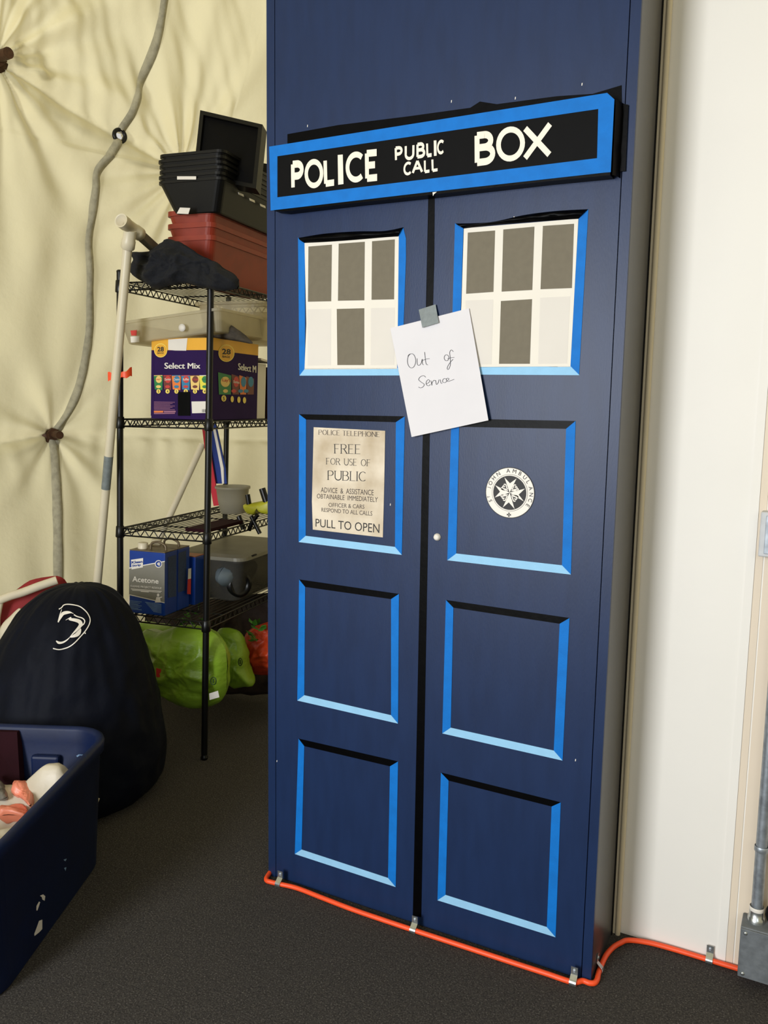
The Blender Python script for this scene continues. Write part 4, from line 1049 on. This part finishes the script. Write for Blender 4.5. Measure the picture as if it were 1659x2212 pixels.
# red, white and blue folded cloth behind the posts
fl = empty('folded_flag', c3(990, 900, .60), 'red, white and blue cloth hanging in narrow folds behind the rack', 'flag')
for pts, m, b in (([(885, 190), (925, 190), (985, 560), (1040, 900), (990, 905), (930, 560)], M_STRIPR, .60), ([(925, 150), (1010, 150), (1100, 560), (1110, 700), (1040, 700), (1000, 700), (960, 450)], M_STRIPB, .62), ([(985, 200), (1008, 200), (1082, 560), (1085, 700), (1068, 700), (1055, 560)], M_WHT, .615)):
    mb = MB(); mb.slab([c3(x, y, b) for x, y in pts], -E2 * .006, m); mb.build('stripe', fl)
# leaning white pipe behind the rack
lp_a = SA(437, 960, RW + .10); lp_b = SA(338, 1176, RW + .20); ld = (lp_b - lp_a).normalized(); lp_b = lp_a + ld * ((lp_a.z - .02) / -ld.z)
MB().tube([lp_a, lp_a.lerp(lp_b, .5), lp_b], .0165, M_PVC, 16).build('leaning_pipe', label='short cream pipe leaning diagonally behind the third shelf of the rack', cat='pipe')

# --- fourth tier
z4 = ZL[3] + .005
bz_ = .004
al = LB(279, 1250, bz_)[1]; ar = LB(356, 1250, bz_)[1]; zt4 = LB(320, 1192, bz_)[2]; H4 = zt4 - z4
cdp = (LA(384, 1250, ar)[0] - bz_)
def can(b, a0, a1, d, h, label, front=False, small=False):
    r = empty('solvent_can', S(b, (a0 + a1) / 2, z4), label, 'can')
    lo, hi = min(a0, a1), max(a0, a1)
    MB().box((b, lo, z4), (b + d, hi, z4 + h), M_CANB, TC).build('can_body', r, bevel=.004)
    mb = MB(); mb.box((b + .001, lo + .001, z4 + h), (b + d - .001, hi - .001, z4 + h + .003), M_CANTOP, TC)
    mb.build('can_top', r)
    T = lambda bb, aa, zz: S(b + bb, lo + aa, z4 + h + zz)
    wa = hi - lo
    MB().rev(T(d * .5, wa * .8, .003), LEAN, [(0, .020), (.022, .020), (.024, .017), (.024, 0)], M_PVC, 18).build('cap', r)
    mb = MB(); hp = fillet([T(d * .5, wa * .15, .003), T(d * .5, wa * .18, .022), T(d * .5, wa * .38, .034), T(d * .5, wa * .55, .026), T(d * .5, wa * .58, .003)], 5)
    mb.tube(hp, .005, M_CANTOP, 8); mb.build('carry_handle', r)
    return r
can1 = can(bz_, ar, al, cdp - .003, H4, 'blue and grey acetone can at the front of the fourth shelf')
LF_ = .0012
mb = MB()
def K(x, y): return (260 + x / 4.879, 1160 + y / 4.879)
def kf(x, y, off=.001): return SB(*K(x, y), bz_ - off)
def ks(x, y, off=.001): return SA(*K(x, y), ar - off)
def kq(pts, m, off=.001, f=kf): mb.add([f(x, y, off) for x, y in pts], [tuple(range(len(pts)))], m)
kq([(92, 328), (240, 300), (468, 258), (466, 695), (280, 655), (92, 605)], M_CANG)
kq([(92, 322), (468, 252), (468, 262), (240, 304), (92, 334)], M_WHT, .0012); kq([(92, 602), (466, 690), (466, 698), (92, 612)], M_WHT, .0012)
kq([(112, 240), (240, 222), (237, 320), (118, 342)], M_WHT, .002)
put_text(mb, font_text('Klean', .03), [kf(118, 255, .003), kf(232, 243, .003), kf(232, 272, .003), kf(118, 283, .003)], M_CANB, Vector())
put_text(mb, font_text('Strip', .03), [kf(124, 292, .003), kf(216, 280, .003), kf(216, 310, .003), kf(124, 322, .003)], M_CANB, Vector())
def kel(cx, cy, rx, ry, m, off): kq([(cx + rx * cos(2 * pi * k / 20), cy + ry * sin(2 * pi * k / 20)) for k in range(20)], m, off)
kel(402, 284, 38, 40, M_WHT, .002); kel(402, 284, 30, 32, M_CANB, .0025); kq([(385, 284), (405, 262), (407, 306)], M_WHT, .003); kq([(410, 268), (418, 268), (418, 302), (410, 302)], M_WHT, .003)
put_text(mb, font_text('Acetone', .016), [kf(126, 412, .002), kf(404, 440, .002), kf(402, 494, .002), kf(126, 470, .002)], M_WHT, Vector())
put_text(mb, font_text('CLEANS PROJECT RESIDUE', .01), [kf(106, 505, .002), kf(434, 530, .002), kf(432, 558, .002), kf(106, 530, .002)], M_WHT, Vector())
for y, x0, x1 in ((543, 110, 436), (556, 125, 425), (570, 215, 300)): kq([(x0, y), (x1, y + 26 * (x1 - x0) / 330), (x1, y + 7 + 26 * (x1 - x0) / 330), (x0, y + 7)], M_WHT, .002)
kel(398, 612, 13, 16, M_WHT, .002); kq([(380, 632), (416, 634), (428, 690), (364, 690)], M_WHT, .002); kq([(412, 634), (440, 628), (440, 636), (415, 646)], M_WHT, .002)
for i in range(7): kq([(100, 668 + i * 14), (225 - 18 * (i % 3), 682 + i * 14), (225 - 18 * (i % 3), 688 + i * 14), (100, 674 + i * 14)], M_BINS, .002)
for i in range(8): kq([(262 + 12 * i, 684 + i * 14), (432, 706 + i * 13), (432, 712 + i * 13), (262 + 12 * i, 690 + i * 14)], M_BINS, .002)
kq([(502, 215), (588, 185), (588, 625), (502, 642)], mat('can_side_print', (44, 62, 96), .5, .3, 90), .001, ks)
mb.build('printed_label', can1)
can2 = can(bz_ + cdp + .002, ar, al, cdp - .006, H4, 'second blue can standing directly behind the acetone can')
mb = MB(); kq([(612, 170), (695, 140), (695, 560), (608, 585)], mat('can_side_print', (44, 62, 96), .5, .3, 90), .001, ks); mb.build('printed_label', can2)
c3a = LA(405, 1230, ar)[0]; 
can3 = empty('solvent_can', S(.30, ar, z4), 'smaller blue can with red stripe, third from the front', 'can')
b3 = bz_ + 2 * cdp + .02
a3 = ar - .012; zt3 = LA(415, 1206, a3)[2]; b3e = LA(424, 1240, a3)[0]
b3e = max(b3e, b3 + .07)
MB().box((b3, a3, z4), (b3e, a3 + .1, zt3), M_CANB, TC).build('can_body', can3, bevel=.003)
MB().box((b3 + .001, a3 + .001, zt3), (b3e - .001, a3 + .099, zt3 + .003), mat('orange_rim', (150, 84, 40), .5), TC).build('can_top', can3)
mb = MB()
mb.add([SA(*K(x, y), a3 - .001) for x, y in ((716, 335), (747, 328), (745, 438), (712, 446))], [(0, 1, 2, 3)], M_WHT)
mb.add([SA(*K(x, y), a3 - .001) for x, y in ((710, 446), (745, 438), (742, 605), (704, 600))], [(0, 1, 2, 3)], M_MRD); mb.build('printed_label', can3)
# clear lidded bin
lb_f = LA(570, 1198, .02)
zlid = z4 + .205
bin_b = empty('lidded_bin', S(.55, .16, z4), 'clear lidded plastic bin of grey parts behind the cans on fourth shelf', 'bin')
bw0, bw1 = .30, .80; aw0, aw1 = .015, .33
mb = MB(); tub(mb, tubT((bw0 + bw1) / 2, (aw0 + aw1) / 2, z4), bw1 - bw0, aw1 - aw0, .185, M_CLEARD, .03, .04, .003, .010, .01); mb.build('bin_body', bin_b)
T = tubT((bw0 + bw1) / 2, (aw0 + aw1) / 2, z4 + .186)
mb = MB(); A_ = [T(Vector((x, y, 0))) for x, y in rrect(bw1 - bw0 + .045, aw1 - aw0 + .045, .045)]; B_ = [T(Vector((x, y, .014))) for x, y in rrect(bw1 - bw0 + .04, aw1 - aw0 + .04, .045)]; C_ = [T(Vector((x, y, .022))) for x, y in rrect(bw1 - bw0 - .03, aw1 - aw0 - .03, .04)]
mb.hexa(A_, B_, M_CUP); mb.hexa(B_, C_, M_CUP); mb.build('lid', bin_b)
mb = MB(); hpnt = [T(Vector((-.20, -.165 - .02 * sin(pi * k / 8), .006 + .012 * sin(pi * k / 8))) + Vector((.06 * k / 8, 0, 0))) for k in range(9)]; mb.tube(hpnt, .004, M_RACK, 6); mb.build('lid_handle', bin_b)
mb = MB(); pc_ = S(.40, .12, z4 + .07); mb.rev(pc_, -E1 - E2 * .6, [(0, .055), (.09, .055), (.09, .035), (.02, .035)], M_RACK, 22); mb.build('black_roller', label='black roller seen through the clear lidded bin', cat='roller')
mb = MB(); puffy(mb, smooth_loop([S(.42 + .16 * cos(a), .10, z4 + .11 + .06 * sin(a)) for a in [2 * pi * k / 10 for k in range(10)]], 3), -E1, .05, M_GREYSTUFF, .01, 12, 8, 9); mb.build('grey_part', label='pale grey plastic part inside the clear lidded bin above the roller', cat='plastic part')

# --- under the rack: soil bags
def bag(outl, b, thick, m, label, seed, cat='bag', bumpy=.016, nm='potting_bag', a_norm=None, **kw):
    mb = MB(); puffy(mb, smooth_loop([SB(u, v, b) for u, v in outl], 6), a_norm or -E2, thick, m, bumpy, 8, 28, seed, **kw)
    return mb.build(nm, label=label, cat=cat)
g1 = bag([(312, 1362), (345, 1366), (385, 1352), (430, 1352), (462, 1368), (486, 1395), (490, 1450), (487, 1500), (470, 1520), (430, 1527), (385, 1518), (352, 1500), (338, 1450), (326, 1400)], .10, .10, M_GREENB, 'large bright green plastic bag on the floor behind the front post', 1, bumpy=.022)
mb = MB()
for tx, q_ in (('PREMIUM', ((372, 1497), (424, 1500), (424, 1510), (372, 1507))),):
    put_text(mb, font_text(tx), [SB(u, v, -.006) for u, v in q_], M_DKGR, Vector())
g2 = bag([(470, 1362), (500, 1358), (520, 1370), (530, 1400), (534, 1440), (548, 1478), (530, 1484), (503, 1484), (485, 1455), (476, 1410)], .34, .07, M_GREENB, 'smaller green plastic bag on the floor between the large one and the orange bag', 2, bumpy=.018)
g4 = bag([(305, 1345), (345, 1348), (380, 1360), (400, 1390), (380, 1420), (340, 1410), (320, 1380)], .30, .06, M_GREENB, 'dim green bag partly hidden behind the large green bag', 5, bumpy=.02)
g3 = bag([(532, 1372), (560, 1350), (600, 1345), (640, 1372), (645, 1430), (620, 1458), (560, 1456), (540, 1440), (533, 1410)], .48, .07, M_ORBAG, 'shiny orange red plastic bag on the floor by the cupboard', 3, bumpy=.035)
# print on the bags
def badge_on(parent, u, v, b, w_, h_, m):
    m3 = MB(); m3.tube([SB(u + w_ * cos(a), v + h_ * sin(a), b) for a in [2 * pi * k / 18 for k in range(19)]], .0022, m, 5); m3.slab([SB(u + dx, v + dy, b) for dx, dy in ((-1.2, -h_ * .6), (1.2, -h_ * .6), (1.2, h_ * .6), (-1.2, h_ * .6))], -E2 * .001, m); m3.build('printed_mark', parent)
m3 = MB(); m3.slab([SB(u, v, -.005) for u, v in ((452, 1498), (471, 1492), (474, 1506), (453, 1512))], -E2 * .001, M_WHT); m3.build('barcode_patch', g1)
m3 = MB(); m3.slab([SB(u, v, .012) for u, v in ((338, 1443), (352, 1446), (372, 1441), (358, 1451), (345, 1463), (338, 1462))], -E2 * .002, M_MRD); m3.build('red_print', g1)
badge_on(g1, 461, 1471, .012, 6, 8, M_DKGR); badge_on(g2, 519, 1430, .27, 4, 8, M_DKGR)
def leafy(label, b, pts, m, seed, nm='leafy_plant'):
    mb = MB(); rnd = random.Random(seed)
    for u, v, sz in pts:
        p = SB(u, v, b + rnd.uniform(-.03, .03)); d = Vector((rnd.uniform(-1, 1), rnd.uniform(-1, .2), rnd.uniform(-.3, 1))).normalized(); s_ = d.cross(Vector((.3, .2, 1))).normalized()
        n_ = d.cross(s_)
        vs = [p, p + d * sz * .3 + s_ * sz * .25, p + d * sz * .7 + s_ * sz * .2 + n_ * sz * .1, p + d * sz, p + d * sz * .7 - s_ * sz * .2 + n_ * sz * .1, p + d * sz * .3 - s_ * sz * .25, p + d * sz * .5 - n_ * sz * .05]
        mb.add(vs, [(0, 1, 6), (1, 2, 6), (2, 3, 6), (3, 4, 6), (4, 5, 6), (5, 0, 6)], m, True)
    mb.tube([SB(pts[0][0], pts[0][1], b), SB(pts[-1][0], pts[-1][1], b)], .004, m, 5)
    return mb.build(nm, label=label, cat='plant')
rnd = random.Random(8)
leafy('green leaves lying on the orange bag by the cupboard', .40, [(rnd.uniform(548, 575), rnd.uniform(1340, 1385), .05) for _ in range(12)], M_LEAF, 3)
leafy('green leaves showing below the fourth shelf beside the front post', .22, [(rnd.uniform(395, 432), rnd.uniform(1308, 1352), .045) for _ in range(14)], M_LEAF, 4)
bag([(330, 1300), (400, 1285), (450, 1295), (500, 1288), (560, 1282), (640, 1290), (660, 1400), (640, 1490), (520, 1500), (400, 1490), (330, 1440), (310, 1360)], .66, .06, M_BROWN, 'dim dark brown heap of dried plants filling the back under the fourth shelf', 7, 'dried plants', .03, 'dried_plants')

# ================================================================== BEAN BAG
bc0 = Vector((-.962, .078, 0)); view = (CAM - bc0); view.z = 0; view.normalize(); side = Vector((-view.y, view.x, 0))
if side.dot(MR @ Vector((1, 0, 0))) < 0: side = -side
def ztop_at(u, v, d): return FD(u, v, d).z
prof = [(0, .0), (.0, .26), (.015, .31), (.06, .345), (.13, .352), (.22, .347), (.32, .328), (.42, .300), (.52, .264), (.61, .223), (.69, .175), (.738, .125), (.762, .07), (.768, 0)]
seg = 160; vs = []; fs = []
prof2 = fillet([(z, r, 0) for z, r in prof], 9)
def bean(zz, rr, a):
    n1 = noise.noise(Vector((cos(a) * 1.6, sin(a) * 1.6, zz * 3))); n2 = abs(noise.noise(Vector((cos(a) * 3.5, sin(a) * 3.5, zz * 7 + 4)))); n3 = noise.noise(Vector((cos(a) * 7, sin(a) * 7, zz * 9)))
    n4 = 0; fq = 3.0; am = .035
    for _o in range(4): n4 += am * (.3 - abs(noise.noise(Vector((cos(a) * fq * .6, sin(a) * fq * .6, zz * fq * 1.5 + fq))))); fq *= 2; am *= .55
    r = rr * (1 + (.04 * n1 - .03 * n2 + .010 * n3 + n4) * min(1, (rr / .2) ** 2))
    k = min(1, zz / .02)
    ex = side * cos(a) * r + view * sin(a) * r * .92
    return bc0 + ex + side * (.10 * zz * zz) + Vector((0, 0, max(0, zz + .01 * n3 * k * min(1, rr / .2))))
for p in prof2:
    for k in range(seg): vs.append(bean(max(0, p.x), max(.0005, p.y), 2 * pi * k / seg))
for i in range(len(prof2) - 1):
    for k in range(seg): fs.append((i * seg + k, i * seg + (k + 1) % seg, (i + 1) * seg + (k + 1) % seg, (i + 1) * seg + k))
bb = MB().add(vs, fs, M_BEAN, True).build('bean_bag', label='dark navy bean bag chair with white curved emblem, in front of the rack', cat='bean bag')
# emblem draped on the surface
from mathutils.bvhtree import BVHTree
bvh = BVHTree.FromPolygons(vs, fs)
def on_bean(x, y):
    u, v = 90 + x / 11.85, 1280 + y / 11.85; d = ray(u, v).normalized(); h = bvh.ray_cast(CAM, d)
    return (h[0] - d * .004) if h[0] is not None else CAM + d * 3.1
mb = MB()
def emb(pts, wd, m=M_WHT, n=4):
    P = fillet([(x, y, 0) for x, y in pts], n); V, F = ribbon2([(p.x, p.y) for p in P], wd); mb.add([on_bean(v.x, v.y) for v in V], F, m)
emb([(440, 425), (510, 385), (560, 325), (650, 300), (800, 312), (960, 350), (1080, 430), (1180, 540), (1240, 680), (1215, 820), (1120, 980), (1000, 1120), (840, 1290), (700, 1390), (560, 1440), (430, 1460), (290, 1430)], 26)
emb([(515, 430), (470, 560), (425, 760)], lambda t, d: 10 + 26 * t)
emb([(430, 750), (480, 640), (545, 540), (650, 510), (740, 510), (815, 540)], lambda t, d: 12 + 72 * sin(pi * min(1, t * 1.1)) if t < .9 else 14)
emb([(825, 565), (900, 610), (1040, 655), (1100, 720), (1080, 800), (1010, 860), (940, 900)], lambda t, d: 30 - 6 * t)
emb([(615, 705), (740, 640), (720, 680), (860, 705), (960, 740), (1000, 800), (980, 860), (900, 950), (800, 1050), (715, 1145)], lambda t, d: 8 + 92 * sin(pi * t) ** 1.4)
emb([(1000, 920), (960, 1010), (880, 1090), (715, 1145)], lambda t, d: 12 + 95 * sin(pi * t))
emb([(715, 1150), (640, 1220), (540, 1275), (440, 1285), (370, 1235)], lambda t, d: 14 + 66 * t if t < .8 else 66 * (1 - t) * 3 + 20)
emb([(1100, 1040), (1130, 1040)], 30)
mb.build('emblem', bb)
# red seat with ivory piping behind
ch = empty('camp_chair', FD(20, 1500, 3.55) * 1.0, 'red padded seat with ivory piping half hidden behind the bean bag', 'seat')
WM[ch] = Matrix.Translation((FD(20, 1500, 3.55).x, FD(20, 1500, 3.55).y, 0)); ch.matrix_world = WM[ch]
cw = lambda x, y, d=3.55: FD(x / 3.254, 880 + y / 3.254, d)
def pz(v): return max(.0, v)
vdir = Vector((CAM.x + 1.4, CAM.y - .3, 0)).normalized()
mb = MB(); ol = [(-150, 1420), (-40, 1370), (100, 1290), (210, 1215), (330, 1192), (430, 1192), (480, 1300), (430, 1700), (300, 2300), (60, 2700), (-150, 2600)]
puffy(mb, smooth_loop([cw(x, y, 3.62) for x, y in ol], 3), vdir, .05, M_RED, .006, 8, 10, 4); mb.build('padded_back', ch)
mb = MB()
mb.tube(fillet([cw(-140, 1480), cw(-20, 1370), cw(60, 1330), cw(160, 1300), cw(280, 1255), cw(400, 1215)], 6), .017, M_WPIPE, 12)
mb.tube(fillet([cw(2, 1370), cw(-20, 1500), cw(-8, 1620), cw(10, 1760), cw(-20, 1900)], 6), .012, M_WPIPE, 10)
mb.build('piping', ch)
mb = MB(); P = fillet([cw(155, 1420, 3.5), cw(110, 1500, 3.5), cw(60, 1580, 3.5), cw(52, 1700, 3.5), cw(30, 1890, 3.5)], 5); n = len(P)
mb.tube(P, .02, M_WPIPE, 12, radii=[(.012 + .022 * sin(pi * min(1, i / n * 1.15)) ** 1.0) * (1 if i < n * .62 else .62) for i in range(n)])
mb.build('strap', ch)

# ================================================================== BLUE TOTE
zb_ = .40
ra_ = FZ(206, 1629, zb_); rf = FZ(0, 1847, zb_); fa_ = FZ(0, 1560, zb_)
dx_ = (rf - ra_).normalized(); rc1 = ra_ - dx_ * (ra_ - fa_).dot(dx_); dy_ = Vector((dx_.y, -dx_.x, 0))
if dy_.dot(Vector((-1, 0, 0))) < 0: dy_ = -dy_
ca = math.radians(-9); dx_ = (Matrix.Rotation(ca * 0, 3, 'Z') @ dx_); 
TLn, TWd = .80, .50
org = rc1 + dy_ * .018
cen = org + dx_ * TLn / 2 + dy_ * TWd / 2
TT = lambda p: Vector((cen.x, cen.y, 0)) + dx_ * p.x + dy_ * p.y + Vector((0, 0, p.z))
tote = empty('storage_tote', (cen.x, cen.y, 0), 'large blue plastic storage tote in the lower left corner', 'tote')
mb = MB(); 
Lp = lambda g, z, rr: [TT(Vector((x, y, z))) for x, y in rrect(TLn - 2 * g, TWd - 2 * (g if g < .03 else g * .45), rr, 7)]
loops = [(.060, .0, .09), (.054, .006, .09), (.014, zb_ - .045, .10), (.003, zb_ - .04, .11), (.0, zb_ - .014, .115), (.002, zb_ - .004, .115), (.010, zb_, .107), (.020, zb_ - .004, .10), (.023, zb_ - .012, .10), (.024, zb_ - .05, .10), (.066, .010, .075)]
n = len(rrect(1, 1, .1, 7)); vs_ = []; fs_ = []
for g, z, rr in loops: vs_ += Lp(g, z, rr)
for i in range(len(loops) - 1):
    for k in range(n): fs_.append((i * n + k, i * n + (k + 1) % n, (i + 1) * n + (k + 1) % n, (i + 1) * n + k))
fs_ += [tuple(range(n))[::-1], tuple(range((len(loops) - 1) * n, len(loops) * n))]
mb.add(vs_, fs_, M_BIN, True); mb.build('tub_body', tote)
# inner ribs on the far end
mb = MB()
for yy in (-.04, .12):
    mb.box((-TLn / 2 + .03, yy - .045, .05), (-TLn / 2 + .055, yy + .045, zb_ - .085), M_BIN, TT)
mb.build('rib', tote, bevel=.008)
mb = MB()   # scuffs and a torn white sticker on the outer wall
def on_tote(u, v):
    g = .046; d = ray(u, v); nrm = -dy_; o = cen - dy_ * (TWd / 2 - .028); t = (o - CAM).dot(nrm) / d.dot(nrm); return CAM + d * (t * .985)
tv = BVHTree.FromPolygons(vs_, fs_)
def ot(u, v):
    d = ray(u, v).normalized(); h = tv.ray_cast(CAM, d); return (h[0] - d * .002) if h[0] is not None else on_tote(u, v)
def t5(x, y): return (x / 3.1075, 1500 + y / 3.1075)
for pts in ([(268, 1352), (290, 1342), (304, 1355), (300, 1385), (285, 1378), (280, 1360)], [(245, 1420), (262, 1390), (270, 1395), (252, 1450), (244, 1450)], [(262, 1520), (284, 1512), (284, 1575), (262, 1598), (232, 1622), (230, 1608), (248, 1560)]):
    mb = MB(); mb.add([ot(*t5(*p)) for p in pts], [tuple(range(len(pts)))], M_WHT); mb.build('torn_sticker', tote)['label'] = 'torn remains of a white sticker'
mb = MB()
for pts in ([(512, 412), (530, 402), (575, 404), (582, 425), (570, 412), (535, 410), (518, 422)], [(425, 1110), (448, 1102), (440, 1120)], [(430, 1165), (446, 1160), (440, 1185)]):
    mb = MB(); mb.add([ot(*t5(*p)) for p in pts], [tuple(range(len(pts)))], M_BINS); mb.build('scuff', tote)['label'] = 'pale scuff mark'
# contents
zc_ = .28
def ft(x, y, z=zc_): return FZ(*t5(x, y), z)
mb = MB(); vs = []; fs = []; NX, NY = 110, 70
for j in range(NY + 1):
    for i in range(NX + 1):
        x = -TLn / 2 + .058 + (TLn - .116) * i / NX; y = -TWd / 2 + .038 + (TWd - .076) * j / NY
        p = Vector((x * 5, y * 5, 0)); e_ = min(i, NX - i, j, NY - j) / 12; e_ = min(1, e_)
        hgt = .232 + .05 * noise.noise(p) + .05 * (.6 - abs(noise.noise(p * 1.0 + Vector((3, 1, 0)))) * 2) - .02 * abs(noise.noise(p * 2.3)) - .006 * abs(noise.noise(p * 6.3))
        hgt += .10 * exp(-((x + .26) ** 2 + (y + .12) ** 2) / .008)
        vs.append(TT(Vector((x, y, max(.05, hgt - .06 * (1 - e_))))))
for j in range(NY):
    for i in range(NX): k = j * (NX + 1) + i; fs.append((k, k + 1, k + NX + 2, k + NX + 1))
o = mb.add(vs, fs, M_PLBAG, True).build('plastic_sheeting', label='crumpled off-white plastic sheeting filling the blue tote', cat='plastic sheet')
sd_ = o.modifiers.new('solid', 'SOLIDIFY'); sd_.thickness = .004; sd_.offset = -1
mb = MB(); puffy(mb, smooth_loop([ft(x, y, .27) for x, y in ((85, 630), (120, 595), (180, 580), (225, 600), (232, 650), (215, 720), (195, 745), (150, 700), (100, 680))], 3), (0, -.5, 1), .022, M_PINK, .022, 16, 20, 1, back=1.6)
mb.build('plastic_bag', label='translucent orange pink bag crumpled upright on the sheeting in the tote', cat='plastic bag')
mb = MB(); puffy(mb, smooth_loop([ft(x, y, .245) for x, y in ((-20, 775), (60, 758), (140, 740), (185, 760), (180, 795), (150, 812), (60, 805), (-20, 815))], 3), (0, -.3, 1), .018, M_PINK, .02, 16, 20, 2, back=2)
mb.build('plastic_bag', label='flat salmon pink bag lying lower left of the upright one', cat='plastic bag')
ml = MB(); a_ = TT(Vector((-TLn / 2 + .062, 0, 0)))
P = [FZ(*t5(-60, 225), .385), FZ(*t5(145, 228), .385), FZ(*t5(165, 570), .24), FZ(*t5(-60, 640), .22)]
ml.slab(P, dx_ * .03, M_MAROON); ml.build('maroon_board', label='dark maroon board standing inside the far end of the blue tote', cat='panel')
mb = MB(); puffy(mb, smooth_loop([ft(x, y, .27) for x, y in ((-30, 560), (0, 575), (30, 610), (50, 680), (20, 700), (-40, 700))], 3), (0, -.5, 1), .02, mat('grey_crinkled_film', (120, 116, 108), .3, .5, 50, .8, 60), .012, 20, 8, 4)
mb.build('crinkled_film', label='grey crinkled plastic film beside the maroon board in the tote', cat='plastic film')
